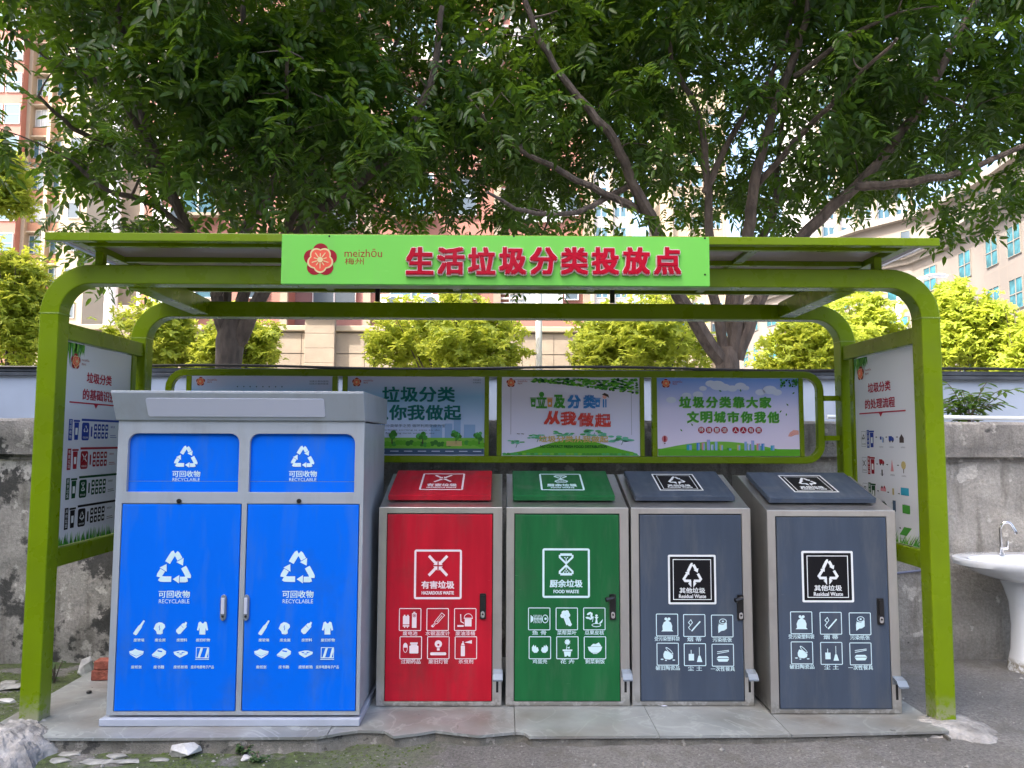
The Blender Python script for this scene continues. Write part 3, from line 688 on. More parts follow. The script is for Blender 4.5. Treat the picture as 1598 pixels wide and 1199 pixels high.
    if i == 2:
        d.reset(2)
        p0, p1 = pxy(797, 594), pxy(986, 682)
        d.line([(p0[0], p1[1]), (p0[0], p0[1]), (p1[0], p0[1]), (p1[0], p1[1])], q(.5), 'p_grey')
        H_ = [(a+.5, bt-.5)]+[(a+5+k*10, 715-26*math.exp(-((k*10-110)/72)**2)) for k in range(21)]+[(b-.5, bt-.5)]
        d.poly([pxy(min(max(u, a+.5), b-.5), v) for u, v in H_], 'p_grass')
        for k in range(34):
            cx, cz = pxy(a+4+k*6.2, 713); d.reset(5+k % 2); d.circ(cx, cz, q(3.4), random.choice(['p_green', 'p_tree', 'p_lime']), rz=q(1.8), n=9)
        for tx, ty, sc in ((805, 695, .8), (925, 680, 1.3), (970, 690, 1.4), (838, 686, .9), (880, 681, 1.)):
            cx, cz = pxy(tx, ty+8); d.reset(8); e, g = pxy(tx+3, ty-1); d.line([(cx, cz), (e, g)], q(.9), 'p_teal')
            for k in range(16):
                d.reset(9+k % 4); e, g = pxy(min(tx+random.uniform(-14, 14)*sc, b-5), ty+random.uniform(-4, 3)*sc); d.circ(e, g, q(3.6*sc), random.choice(['p_mint', 'p_tree', 'p_mint']), rz=q(1.2*sc), n=9)
        for k in range(260):                     # painted foliage along the top right
            u = random.random()**.8; tx = 828+168*u; dep = 5+19*u**1.4; e, g = pxy(min(tx, b-4), t+2.5+random.random()*dep); d.reset(8+k % 9)
            d.circ(e, g, q(random.uniform(2., 4.2)), random.choice(['p_leaf', 'p_lime', 'p_green', 'p_grass', 'p_dkgreen']), rz=q(random.uniform(1., 2.)), n=8)
        cz0 = 626
        def bin_icon(px, c):
            cx, cz = pxy(px, 631); d.frame(cx, cz, q(1)); d.reset(9); d.poly([(-4, 6), (4, 6), (3.2, -6.5), (-3.2, -6.5)], c); d.rect(-4.6, 6.6, 4.6, 8, c); d.circ(0, -1, 2, 'p_pale', n=10); d.world()
        bin_icon(832, 'p_green'); bin_icon(858, 'p_orange'); bin_icon(933, 'p_blue')
        for ch, px, c, ww in (('立', 845, 'p_green', 15), ('及', 873, 'p_green', 16), ('分', 896, 'p_blue', 19), ('类', 920, 'p_blue', 17)):
            cx, cz = pxy(px, 629); d.reset(9); d.text(ch, cx, cz, q(ww), q(20), c, .06)
        cx, cz = pxy(845, 617.5); d.reset(14); d.circ(cx, cz, q(4), 'p_green')
        cx, cz = pxy(944, 631); d.reset(9); d.frame(cx, cz, q(1)); d.rect(-3, -7, -.5, 6, 'p_blue'); d.rect(.8, -7, 3, 6, 'p_blue'); d.circ(0, 10, 3.4, 'p_skin', n=12); d.poly([(-4.5, 13), (0, 16), (6, 13), (7, 8), (4, 10), (-1, 12)], 'p_brown'); d.world()
        for k, ch in enumerate('从我做起'):
            cx, cz = pxy([861, 887, 914, 941][k], [655, 656, 658, 659][k]); d.reset(9); d.text(ch, cx, cz, q(24), q(21), 'p_cloud', .11, .15 if k == 0 else 0); d.text(ch, cx, cz, q(23), q(20), 'p_rose', .06, .15 if k == 0 else 0)
        cx, cz = pxy(895, 689); d.reset(14); d.text('垃圾分类从我做起', cx, cz, q(108), q(10), 'p_gold', .03)
        cx, cz = pxy(895, 701); d.reset(14); d.text('NO CONTACT FRESH FOOD DISTRIBUTION', cx, cz, q(104), q(4.4), 'p_dkgreen', .02)
        cx, cz = pxy(812, 681); d.reset(14); d.text('~ ~', cx, cz, q(11), q(1.6), 'p_brown')
    if i == 3:
        for tx, ty, r_ in ((1110, 598, 8), (1121, 601, 12), (1132, 604, 9), (1144, 606, 8), (1157, 602, 9), (1165, 605, 6), (1188, 612, 8), (1203, 608, 11), (1214, 612, 8), (1072, 618, 8), (1090, 616, 8), (1048, 625, 8), (1098, 606, 6)):
            cx, cz = pxy(tx, ty+3); d.reset(2+int(tx) % 5); d.circ(cx, cz, q(r_), 'p_cloud', rz=q(r_*.62), n=16)
        H_ = [(1032+k*10, 709-14*math.sin(math.pi*min(1, max(0, (k*10+10)/200)))) for k in range(19)]
        d.reset(7); d.poly([pxy(1026.5, 711)]+[pxy(u, v) for u, v in H_]+[pxy(1247, 711)], 'p_lime')
        d.reset(12); p0, p1 = pxy(1026.5, 707), pxy(1247.5, 718.3); d.rect(p0[0], p1[1], p1[0], p0[1], 'p_grass')
        for px, w_, h_, c in ((1075, 8, 9, 'p_cyan'), (1089, 5, 12, 'p_blue'), (1097, 5, 12, 'p_pinkb'), (1105, 5, 17, 'p_lav'), (1111, 4, 9, 'p_cloud'), (1117, 4, 14, 'p_paleblue'), (1125, 5, 9, 'p_sand'), (1152, 5, 9, 'p_sand'),
                           (1163, 4, 14, 'p_paleblue'), (1168, 4, 10, 'p_cloud'), (1174, 5, 16, 'p_lav'), (1183, 6, 11, 'p_pinkb'), (1190, 5, 11, 'p_blue'), (1205, 6, 8, 'p_cyan'), (1137, 7, 4, 'p_green')):
            d.reset(14); p0, p1 = pxy(px-w_/2, 709-h_), pxy(px+w_/2, 709); d.rect(p0[0], p1[1], p1[0], p0[1], c); pm = pxy(px, 709); d.rect(pm[0], p1[1], p1[0], p0[1]-q(1), 'p_paleblue')
        for k, ch in enumerate('垃圾分类靠大家'): cx, cz = pxy(1070+21*k, 631); d.reset(8); d.text(ch, cx-q(.8), cz-q(.9), q(17), q(16.5), 'p_lime', .05); d.text(ch, cx, cz, q(17), q(16.5), 'p_green', .03)
        for k, ch in enumerate('文明城市你我他'): cx, cz = pxy(1082+21*k, 655); d.reset(8); d.text(ch, cx-q(.8), cz-q(.9), q(17), q(16.5), 'p_lime', .05); d.text(ch, cx, cz, q(17), q(16.5), 'p_green', .03)
        for k, ch in enumerate('环境整洁人人有责'):
            px = 1094.5+12*k+(5.5 if k > 3 else 0); cx, cz = pxy(px, 676.5); d.reset(8); d.circ(cx, cz, q(5.2), 'p_crimson'); d.text(ch, cx, cz, q(6.6), q(6.6), 'white', .02)
        for k in range(46):
            u = random.random(); e, g = pxy(1246-random.random()**1.6*26, t+2+random.random()*13*(1-u*.3)); d.reset(8+k % 6); d.circ(e, g, q(random.uniform(1, 2.1)), random.choice(['p_dkgreen', 'p_leaf', 'p_green']), n=7)
        for px, py in ((1125, 613), (1157, 612), (1074, 664), (1063, 677), (1230, 635), (1219, 646), (1228, 651), (1080, 668), (1240, 616)):
            cx, cz = pxy(px, py); d.frame(cx, cz, q(1), rot=random.uniform(0, 3)); d.reset(9); d.poly([(-2.6, 0), (0, 1.2), (2.6, 0), (0, -1.2)], 'p_leaf'); d.world()
        cx, cz = pxy(1037, 691); d.reset(9); d.circ(cx, cz, q(4.6), 'p_pinkb', rz=q(5.2)); d.circ(cx, cz, q(1.6), 'p_red', rz=q(5)); d.rect(cx-q(1), cz-q(8), cx+q(1), cz-q(6.4), 'p_brown')
        cx, cz = pxy(1239, 681); d.reset(9); d.frame(cx, cz, q(1)); d.poly([(-9, -5), (-6, 1), (0, 5), (8, 4), (8, -2), (2, -3), (-4, -5.5)], 'p_skin'); d.line([(-5, -3), (-1, 0)], .5, 'p_pinkb'); d.line([(-2, -4), (2, -1)], .5, 'p_pinkb'); d.world()
    d.build('poster_print', lambda u, v, h: (u, PY-h, v), po)

# ================================================================ printed icons
def tri_recycle(d, c, gap=.10):
    def rot(P, a): c_, s_ = math.cos(R(a)), math.sin(R(a)); return [(x*c_-y*s_, x*s_+y*c_) for x, y in P]
    w_ = .27
    # apex piece: from the left flank over the rounded tip, then down the right flank to an arrow head
    Lf = [(-.335, .335), (-.16, .64), (-.08, .76), (.0, .80)]; Rt = [(.045, .795), (.13, .72), (.20, .60), (.26, .49)]
    for a in (0, 120, 240):
        d.line(rot(Lf, a), w_, c); d.line(rot(Rt, a), w_, c)
        d.poly(rot([(.09, .36), (.44, .56), (.42, .19)], a), c)
def tri_residual(d, c):
    def mir(P): return [(-x, y) for x, y in P]
    w_ = .24
    d.line([(-.36, .18), (-.12, .66), (-.02, .80), (.06, .80)], w_, c); d.line([(.12, .76), (.24, .56), (.34, .34)], w_, c); d.poly([(.14, .30), (.56, .46), (.50, .08)], c)
    d.line([(-.42, .02), (-.74, -.46), (-.62, -.62), (-.10, -.62)], w_*.9, c); d.poly([(-.62, .10), (-.24, .26), (-.26, -.12)], c)
    d.line([(.50, .0), (.76, -.46), (.64, -.62), (.14, -.62)], w_*.9, c)
    for f in (1, -1): d.poly([(f*.09, -.62), (f*.30, -.62), (f*.30, -.82), (f*.38, -.82), (f*.09, -1.18)], c)
def hazard(d, c):
    for sx in (-1, 1):
        for sz in (-1, 1):
            d.line([(sx*.86, sz*.86), (sx*.22, sz*.22)], .25, c); d.poly([(sx*.06, sz*.44), (sx*.06, sz*.06), (sx*.44, sz*.06)], c)
def hourglass(d, c, bgc):
    for f in (1, -1):
        d.line([(-.55, f*.86), (.55, f*.86)], .22, c); d.line([(-.60, f*.84), (-.60, f*.62), (0, f*.08), (.60, f*.62), (.60, f*.84)], .17, c)
    d.line([(0, .45), (0, -.50)], .08, c)
    for x, y in ((-.12, .6), (.12, .6), (0, .5), (-.25, -.68), (0, -.66), (.25, -.68), (-.12, -.56), (.12, -.56)): d.circ(x, y, .06, c, n=6)
def icon(d, kind, c, bgc):
    P, L, B, C, O = d.poly, d.line, d.rect, d.circ, d.circo
    if kind == 'battery':
        B(-.75, -.5, -.08, .35, c); B(-.66, .36, -.5, .48, c); B(-.32, .36, -.16, .48, c); B(-.75, -.72, -.08, -.57, c); B(-.62, -.84, -.5, -.73, c); B(-.32, -.84, -.2, -.73, c)
        B(.2, -.84, .68, .66, c); B(.34, .67, .54, .8, c); O(.44, .42, .17, .05, bgc); B(.36, .39, .52, .45, bgc); B(.41, .34, .47, .5, bgc)
    elif kind == 'thermo':
        L([(-.55, -.62), (-.28, -.34), (-.30, -.22), (.42, .68), (.72, .44), (-.05, -.42), (-.22, -.44), (-.44, -.74)], .06, c, True); L([(-.6, -.75), (-.5, -.6)], .22, c); L([(-.12, -.24), (.45, .42)], .05, c)
        for k in range(5): x = -.05+.11*k; L([(x, -.16+.125*k), (x+.10, -.24+.125*k)], .035, c)
    elif kind == 'paint':
        B(-.05, -.7, .66, .05, c); B(-.14, .08, .78, .18, c); L([(.75*0+.32+.42*math.cos(R(a)), .18+.42*math.sin(R(a))) for a in range(0, 181, 18)], .06, c); L([(-.48, .55), (-.44, -.2), (-.12, -.38)], .09, c); B(-.82, -.74, -.16, -.56, c)
    elif kind == 'pills':
        O(-.56, 0, .24, .05, c, rz=.5); P([(-.80, .02), (-.32, .02), (-.34, .3), (-.46, .47), (-.56, .5), (-.66, .47), (-.78, .3)], c); d.rr(-.14, -.58, .80, .22, .1, c); B(-.0, .22, .66, .36, c); B(-.06, .38, .72, .55, c)
    elif kind == 'bulb':
        C(0, .38, .38, c); C(0, .3, .12, bgc, n=10); B(-.14, -.28, .14, -.04, c); d.rr(-.84, -.76, .84, -.46, .14, c)
    elif kind == 'spray':
        d.rr(-.52, -.86, -.10, .22, .05, c); P([(-.50, .27), (-.12, .27), (-.22, .48), (-.40, .48)], c); B(-.36, .5, -.24, .66, c); P([(-.18, .55), (.62, .78), (.62, .42)], c)
    elif kind == 'fish':
        P([(-.9, .4), (-.62, .18), (-.62, -.18), (-.9, -.4)], c); L([(-.6, 0), (.3, 0)], .07, c); d.ring([(.62+.33*math.cos(R(a)), .44*math.sin(R(a))) for a in range(0, 360, 24)], [(.62+.26*math.cos(R(a)), .36*math.sin(R(a))) for a in range(0, 360, 24)], c); C(.66, .02, .13, c, n=10)
        for k in range(6): x = -.5+.15*k; L([(x-.08, .42), (x+.04, 0), (x-.08, -.42)], .05, c)
    elif kind == 'cabbage':
        for x, y, r_ in ((-.3, .6, .26), (0, .66, .24), (-.44, .32, .24), (.1, .4, .26)): C(x, y, r_, c, n=10)
        for k in range(4): L([(-.36+.14*k, .34), (.02+.15*k, -.62)], .13, c)
        P([(.02, -.5), (.56, -.5), (.42, -.74), (.2, -.72)], c)
    elif kind == 'peel':
        for x, y, a in ((-.55, .55, 30), (-.3, .4, 80), (-.66, .1, -10), (-.3, .08, 40)): d.poly([(x+.26*math.cos(t)*math.cos(R(a))-.11*math.sin(t)*math.sin(R(a)), y+.26*math.cos(t)*math.sin(R(a))+.11*math.sin(t)*math.cos(R(a))) for t in [k*.52 for k in range(12)]], c)
        C(.22, .34, .13, c, n=8); P([(.0, .2), (.44, .2), (.28, .02), (.36, -.5), (.05, -.5), (.16, .02)], c); L([(-.1, .22), (-.22, -.3)], .06, c)
        d.circo(.2, -.62, .5, .07, c, rz=.2); P([(.5, -.4), (.9, .0), (.8, -.35), (.6, -.5)], c)
    elif kind == 'egg':
        for f in (-1, 1): P([(f*.12, -.28), (f*.3, -.5), (f*.58, -.52), (f*.82, -.3), (f*.84, .05), (f*.64, .32), (f*.56, .12), (f*.44, .26), (f*.36, .02), (f*.22, .06)], c)
    elif kind == 'flower':
        P([(.0+(.34 if k % 2 else .22)*math.cos(R(k*20)), .58+(.34 if k % 2 else .22)*math.sin(R(k*20))) for k in range(18)], c); L([(-.02, .4), (-.12, -.18)], .06, c); P([(-.06, 0), (.24, .12), (.2, -.1)], c); B(-.5, -.34, .5, -.17, c); P([(-.38, -.37), (.38, -.37), (.3, -.9), (.14, -.9), (.0, -.76), (-.14, -.9), (-.3, -.9)], c)
    elif kind == 'bowl':
        P([(-.76, .1), (.76, .1), (.62, -.3), (.34, -.52), (-.34, -.52), (-.62, -.3)], c); P([(-.5, .13), (-.2, .4), (.1, .38), (.4, .55), (.68, .13)], c); B(-.24, -.62, .24, -.55, c)
    elif kind == 'bag':
        P([(-.62, -.66), (-.46, -.5), (-.5, -.1), (-.34, .28), (-.08, .42), (.12, .42), (.4, .26), (.54, -.1), (.5, -.5), (.66, -.66)], c); C(-.12, .62, .16, c, n=9); C(.2, .62, .16, c, n=9); B(-.1, .42, .16, .56, c)
    elif kind == 'cig':
        L([(-.3, -.58), (.62, .42)], .14, c); L([(-.42, -.46), (-.62, -.2), (-.38, .05), (-.62, .3), (-.36, .6), (-.2, .3), (-.36, .1)], .07, c)
    elif kind == 'roll':
        O(.08, .48, .40, .07, c, rz=.28); C(.08, .48, .12, c, n=10, rz=.08); P([(-.32, .36), (-.32, .18), (.1, .14), (.48, .36), (.48, -.26), (.2, -.46), (-.1, -.5), (-.42, -.72), (-.44, -.1)], c)
    elif kind == 'pot':
        P([(-.46, .0), (-.3, .34), (.0, .28), (.36, -.0), (.56, -.12), (.52, -.42), (.2, -.56), (-.28, -.5), (-.44, -.3)], c)
        d.ring([(.18+.40*math.cos(t)-.0, .34+.20*math.sin(t)-.32*math.cos(t)) for t in [k*.419 for k in range(15)]], [(.18+.32*math.cos(t), .34+.12*math.sin(t)-.26*math.cos(t)) for t in [k*.419 for k in range(15)]], c)
        C(-.6, -.52, .17, c, n=6, rz=.07); C(.62, -.6, .16, c, n=6, rz=.07); C(-.2, -.62, .12, c, n=6, rz=.06)
    elif kind == 'dust':
        B(-.66, -.6, -.10, .08, c); L([(-.4, .08), (-.4, .48)], .07, c); L([(.46, -.1), (.46, .76)], .06, c); P([(.36, -.1), (.56, -.1), (.76, -.74), (.18, -.74)], c)
    elif kind == 'lunch':
        L([(-.6, .34), (.64, .5)], .07, c); L([(-.6, .16), (.64, .38)], .07, c); P([(-.66, -.3), (-.46, -.1), (.46, -.1), (.66, -.3)], c); P([(-.66, -.36), (.66, -.36), (.46, -.66), (-.46, -.66)], c)
    elif kind == 'bottle':
        P([(.62, .98), (.80, .88), (.50, .30), (.42, .02), (-.16, -.86), (-.30, -.94), (-.62, -.78), (-.62, -.64), (-.02, .24), (.24, .44)], c)
    elif kind == 'metal':
        P([(-.5, .5), (-.1, .72), (.3, .66), (.66, .4), (.72, .1), (.42, -.3), (.44, -.7), (.2, -.82), (-.3, -.78), (-.4, -.45), (-.74, -.1)], c); L([(.02, .3), (-.06, .1), (.06, -.1), (-.02, -.3)], .08, bgc)
    elif kind == 'plastic':
        P([(.52, .78), (.74, .66), (.62, .38), (.66, .12), (-.1, -.76), (-.36, -.8), (-.66, -.46), (-.64, -.24), (.2, .6), (.38, .56)], c); L([(-.05, .32), (.28, .0)], .05, bgc)
    elif kind == 'cloth':
        P([(-.26, .8), (-.06, .56), (.1, .56), (.28, .8), (.52, .7), (.74, -.28), (.54, -.34), (.40, .02), (.40, -.84), (-.36, -.84), (-.36, .02), (-.5, -.34), (-.7, -.28), (-.5, .7)], c)
    elif kind == 'paper':
        P([(-.96, .3), (-.5, .4), (-.2, .62), (.2, .44), (.96, .3), (.86, -.1), (.0, -.62), (-.86, -.1)], c); L([(-.84, .0), (.0, -.34), (.84, .0)], .05, bgc)
    elif kind == 'book':
        P([(-.92, -.14), (-.1, .62), (.34, .66), (.96, .3), (.9, -.1), (.1, -.66), (-.86, -.34)], c); L([(-.2, .36), (.42, .24)], .16, bgc); L([(-.82, -.24), (.08, -.5)], .05, bgc)
    elif kind == 'carton':
        P([(-.96, .2), (-.2, .38), (.3, .4), (.96, .2), (.9, -.08), (-.1, -.56), (-.82, -.12)], c); P([(-.6, .16), (-.1, .22), (-.34, .04)], bgc); P([(.1, .2), (.6, .16), (.2, .04)], bgc); P([(-.28, -.02), (.1, -.14), (.26, .0)], bgc)
    elif kind == 'appliance':
        d.ring([(-.86, -.6), (.86, -.6), (.86, .8), (-.86, .8)], [(-.78, -.5), (.78, -.5), (.78, .72), (-.78, .72)], c); P([(-.62, -.5), (-.3, -.5), (.06, .7), (-.26, .7)], c); P([(.3, -.5), (.58, -.5), (.78, .2), (.78, .7), (.6, .7)], c); L([(-.9, -.74), (.9, -.74)], .09, c)

# ================================================================ blue recycling cabinet
CY = 3.62
cab = empty('recycling_cabinet', (-1.265, CY, 0), 'large double blue recycling cabinet with grey metal frame and slanted hood', 'recycling bin')
cx0, cx1, cyb = -1.870, -.677, 4.26
mb = MB(); mb.box((cx0+.004, CY+.022, .05), (cx1-.004, cyb, 1.43)); obj('cabinet_body', mb, 'cab', cab, bevel=.004)
def P2(a, b): return at(a, b, CY)
wl0, wl1 = P2(202, 768), P2(369, 677); wr0, wr1 = P2(386, 767), P2(552, 676)
xw = [(-1.820, -1.283), (-1.232, -.722)]; zw = (wl0[1], wl1[1]); zd = (.062, P2(280, 786)[1]); xd = [(-1.838, -1.262), (-1.237, -.694)]
holes = [rrect(a, zw[0], b, zw[1], .004, 5, rt=.045) for a, b in xw]+[rrect(a, zd[0], b, zd[1], .002, 1) for a, b in xd]
mb = MB(); mb.prism([(cx0, .045), (cx1, .045), (cx1, 1.437), (cx0, 1.437)], holes, CY, CY+.02); obj('face_frame', mb, 'cab', cab, bevel=.002)
mb = MB(); mb.box((-1.892, 3.597, .002), (-.672, CY-.001, .036)); mb.box((-1.892, CY-.001, .002), (-.672, cyb-.02, .034)); obj('cabinet_base', mb, 'plinth', cab, bevel=.004)
# hood: leans forward towards its top
hy, hz = 3.545, 1.578
prof = [(CY-.012, 1.437), (hy, hz-.012), (hy, hz), (cyb+.01, hz), (cyb+.01, 1.437)]
mb = MB(); mb.prism(prof, (), cx0-.006, cx1+.006, fn=lambda u, v, q: (q, u, v)); obj('cabinet_hood', mb, 'cab', cab, bevel=.004)
e1 = Vector((0, hy-(CY-.012), hz-.012-1.437)); hl = e1.length; e1.normalize(); n1 = Vector((0, -e1.z, e1.y))
if n1.y > 0: n1 = -n1
hf = lambda u, v, q: tuple(Vector((u, CY-.012, 1.437))+e1*v+n1*q)
mb = MB(); mb.prism(rrect(-1.715, .022, -.862, .118, .012, 4), (), .004, .0005, fn=hf); obj('name_plate', mb, 'plate', cab, bevel=.001)
for k, (a, b) in enumerate(xw):
    zs = zw[0]+.052
    mb = MB(); mb.box((a-.008, CY+.0205, zs), (b+.008, CY+.0215, zw[1]+.008)); mb.box((a-.008, CY+.0190, zw[0]-.0), (b+.008, CY+.0215, zs-.002)); wp = obj('flap_panel', mb, 'bluepaint', cab)
    d = Decal(); cc = P2(288 if k == 0 else 471, 712); d.frame(cc[0], cc[1]-.012, .068); tri_recycle(d, 'cyanw'); d.world(); d.reset()
    cc = P2(288 if k == 0 else 471, 740); d.text('可回收物', cc[0], cc[1], .135, .030, 'cyanw', .022); cc = P2(288 if k == 0 else 471, 749); d.text('RECYCLABLE', cc[0], cc[1], .132, .016, 'cyanw', .0)
    d.build('flap_print', lambda u, v, h: (u, CY+.0200-h, v), wp)
    cc = P2([280, 467][k], 782); mb = MB(); mb.tube([(cc[0], CY+.001, cc[1]), (cc[0], CY-.009, cc[1])], .011, 14); mb.tube([(cc[0], CY-.009, cc[1]), (cc[0], CY-.012, cc[1])], .006, 10); obj('lock', mb, 'blackpl', cab, sm=True)
rows1 = [('bottle', '废玻璃', 216), ('metal', '废金属', 249), ('plastic', '废塑料', 283), ('cloth', '废旧织物', 316)]; rows2 = [('paper', '废纸张', 213), ('book', '废书籍', 248), ('carton', '废纸板箱', 282), ('appliance', '废弃电器电子产品', 316)]
for k, (a, b) in enumerate(xd):
    mb = MB(); mb.box((a+.004, CY-.001, zd[0]+.003), (b-.004, CY+.018, zd[1]-.004)); dr = obj('cabinet_door', mb, 'bluepaint', cab, bevel=.0025)
    d = Decal(); dx = k*193; DY = CY-.001
    pt = lambda px, py: at(px, py, DY)
    cc = pt(272+dx*1., 889); d.frame(cc[0], cc[1], .098); tri_recycle(d, 'cyanw'); d.world(); d.reset()
    cc = pt(272+dx, 927.5); d.text('可回收物', cc[0], cc[1], .148, .034, 'cyanw', .022); cc = pt(272+dx, 938.5); d.text('RECYCLABLE', cc[0], cc[1], .145, .019, 'cyanw', .0)
    for kd, lb, px in rows1:
        cc = pt(px+dx*1.01, 980); d.frame(cc[0], cc[1], .037); icon(d, kd, 'cyanw', 'bluepaint'); d.world(); d.reset(); cc = pt(px+dx*1.01+1, 999); d.text(lb, cc[0], cc[1], .0165*len(lb), .015, 'cyanw', .02)
    for kd, lb, px in rows2:
        cc = pt(px+dx*1.01, 1020); d.frame(cc[0], cc[1], .036); icon(d, kd, 'cyanw', 'bluepaint'); d.world(); d.reset(); cc = pt(px+dx*1.01, 1041); d.text(lb, cc[0], cc[1], min(.0165*len(lb), .108), .015, 'cyanw', .02)
    d.build('door_print', lambda u, v, h: (u, DY-h, v), dr)
    cc = pt([349.5, 385][k], 948); q = MB(); q.prism([(cc[0]+x_*.014, cc[1]+z_) for x_, z_ in ((-.7, -.056), (0, -.062), (.7, -.056), (1, -.045), (1, .045), (.7, .056), (0, .062), (-.7, .056), (-1, .045), (-1, -.045))], (), DY-.012, DY-.0005, key='pedal')
    q.box((cc[0]-.008, DY-.019, cc[1]-.028), (cc[0]+.008, DY-.0125, cc[1]+.048), 'plate'); q.tube([(cc[0], DY-.0122, cc[1]-.040), (cc[0], DY-.016, cc[1]-.040)], .006, 10, 'blackpl')
    obj('door_handle', q, None, dr, bevel=.002)

# ================================================================ four stainless bins
def waste_bin(cx, y0, w, colk, label, sym, prt, hz_open, zb=.0):
    root = empty('waste_bin', (cx, y0, zb), label, 'waste bin', 'stainless steel sorting bins in a row')
    x0, x1 = cx-w/2, cx+w/2; H1, D, rise = 1.0, .47, .15
    sl = math.hypot(D, rise); ey, ez = D/sl, rise/sl
    mb = MB(); mb.prism([(y0+.012, zb+.012), (y0+.012, zb+H1-.002), (y0+D, zb+H1+rise), (y0+D+.10, zb+H1+rise-.004), (y0+D+.10, zb+.012)], (), x0+.001, x1-.001, fn=lambda u, v, q: (q, u, v)); obj('bin_housing', mb, 'steel', root, bevel=.004)
    fl, fr, ft, fb = .041, .047, .031, .024
    mb = MB(); hole = [(x0+fl, zb+fb), (x1-fr, zb+fb), (x1-fr, zb+H1-ft), (x0+fl, zb+H1-ft)]
    mb.prism([(x0, zb+.004), (x1, zb+.004), (x1, zb+H1), (x0, zb+H1)], [hole], y0, y0+.0115); obj('front_frame', mb, 'steel', root, bevel=.002)
    mb = MB(); mb.box((x0+fl+.0005, y0+.0108, zb+fb+.0005), (x1-fr-.0005, y0+.0118, zb+H1-ft-.0005)); obj('door_gap', mb, 'dark', root)
    mb = MB(); dy = y0-.004; mb.box((x0+fl+.004, dy, zb+fb+.004), (x1-fr-.004, y0+.010, zb+H1-ft-.005)); dr = obj('bin_door', mb, colk, root, bevel=.003)
    # lid on the slope
    def lf(u, v, q): return (u, y0+v*ey-q*ez*1.0, zb+H1+v*ez+q*ey)
    lw = w*.425; mb = MB(); th = .030
    V = []; xo = cx-.012
    for q in (.006, .006+th):
        for v_ in (.075, .455):
            for u in (xo-lw, xo+lw): V.append(lf(u, v_, q))
    mb.add(V, [(0, 2, 3, 1), (4, 5, 7, 6), (0, 1, 5, 4), (2, 6, 7, 3), (0, 4, 6, 2), (1, 3, 7, 5)]); lid = obj('bin_lid', mb, colk, root, bevel=.005)
    mb = MB(); V = [lf(u, v_, q) for q in (.0005, .0058) for v_ in (.10, .44) for u in (xo-lw+.02, xo+lw-.02)]; mb.add(V, [(0, 2, 3, 1), (4, 5, 7, 6), (0, 1, 5, 4), (2, 6, 7, 3), (0, 4, 6, 2), (1, 3, 7, 5)]); obj('lid_seal', mb, 'dark', root)
    c = prt['c']; bgc = prt['bg']
    def symbol(d, ccx, ccz, hw, hh, kz=1., lay=2):
        d.frame(ccx, ccz, hw, hh); d.reset(lay)
        if prt['sym'] == 'residual':
            if not prt.get('lid'): d.rr(-1, -1, 1, 1, .06, 'white')
            else: pass
            d.rr(-.92, -.92, .92, .92, .03, 'ink'); d.ring([(-.80, -.82), (.80, -.82), (.80, .82), (-.80, .82)], [(-.77, -.79), (.77, -.79), (.77, .79), (-.77, .79)], 'white')
            if prt.get('lid'): d.ring([(-1, -1), (1, -1), (1, 1), (-1, 1)], [(-.94, -.92), (.94, -.92), (.94, .92), (-.94, .92)], 'white')
            d.frame(ccx, ccz+hh*.24, hw*.47, hh*.47, k=lay+4); tri_residual(d, 'white'); d.world()
            d.reset(lay+4); d.text('其他垃圾', ccx, ccz-hh*.44, hw*1.06, hh*.22, 'white', .03); d.text('Residual Waste', ccx, ccz-hh*.67, hw*1.12, hh*.145, 'white', .03)
        else:
            d.rro(-1, -1, 1, 1, .09, .085, c); d.frame(ccx, ccz+hh*.35, hw*.45, hh*.46); d.reset(lay)
            (hazard(d, c) if prt['sym'] == 'hazard' else hourglass(d, c, bgc)); d.world(); d.reset(lay)
            d.text(prt['zh'], ccx, ccz-hh*.42, hw*1.36, hh*.30, c, .04); d.text(prt['en'], ccx, ccz-hh*.74, hw*1.34 if prt['sym'] == 'hazard' else hw*1.06, hh*.13, c, .06)
    d = Decal(); X0, Z1, X1, Z0 = prt['box']; a_, b_ = at((X0+X1)/2, (Z0+Z1)/2, dy); s_ = (X1-X0)/2/FPX*dy*1.0; prt['lid'] = False; symbol(d, a_, b_, s_, (Z0-Z1)/2/FPX*dy)
    for (kd, lb), (px, py) in zip(prt['icons'], prt['pos']):
        a_, b_ = at(px, py, dy); s_ = 17.0/FPX*dy; d.frame(a_, b_, s_); d.rro(-1, -1, 1, 1, .1, .07, c); d.frame(a_, b_, s_*.86); icon(d, kd, c, bgc); d.world(); d.reset()
        a2, b2 = at(px, py+21.5, dy); n_ = len(lb.replace(' ', '')); 
        if ' ' in lb: d.text(lb, a2, b2, .072, .022, c, .012)
        else: d.text(lb, a2, b2, min(.0245*n_, .128), .022, c, .012)
    d.build('door_print', lambda u, v, h: (u, dy-h, v), dr)
    d = Decal(); prt['lid'] = True; symbol(d, xo+prt.get('lx', .0), .275, .118, .125); d.build('lid_print', lambda u, v, h: lf(u, v, .006+th+h), lid)
    # latch handle
    hx, hz2 = at(*prt['hand'], dy); q = MB(); q.prism(rrect(hx-.016, hz2-.064, hx+.016, hz2+.064, .004, 3), (), dy-.008, dy-.0004, key='blackpl')
    q.prism(rrect(hx-.010, hz2-.056, hx+.010, hz2-.024, .009, 4), (), dy-.014, dy-.0082, key='chrome'); q.tube([(hx, dy-.0142, hz2-.038), (hx, dy-.016, hz2-.038)], .005, 8, 'blackpl')
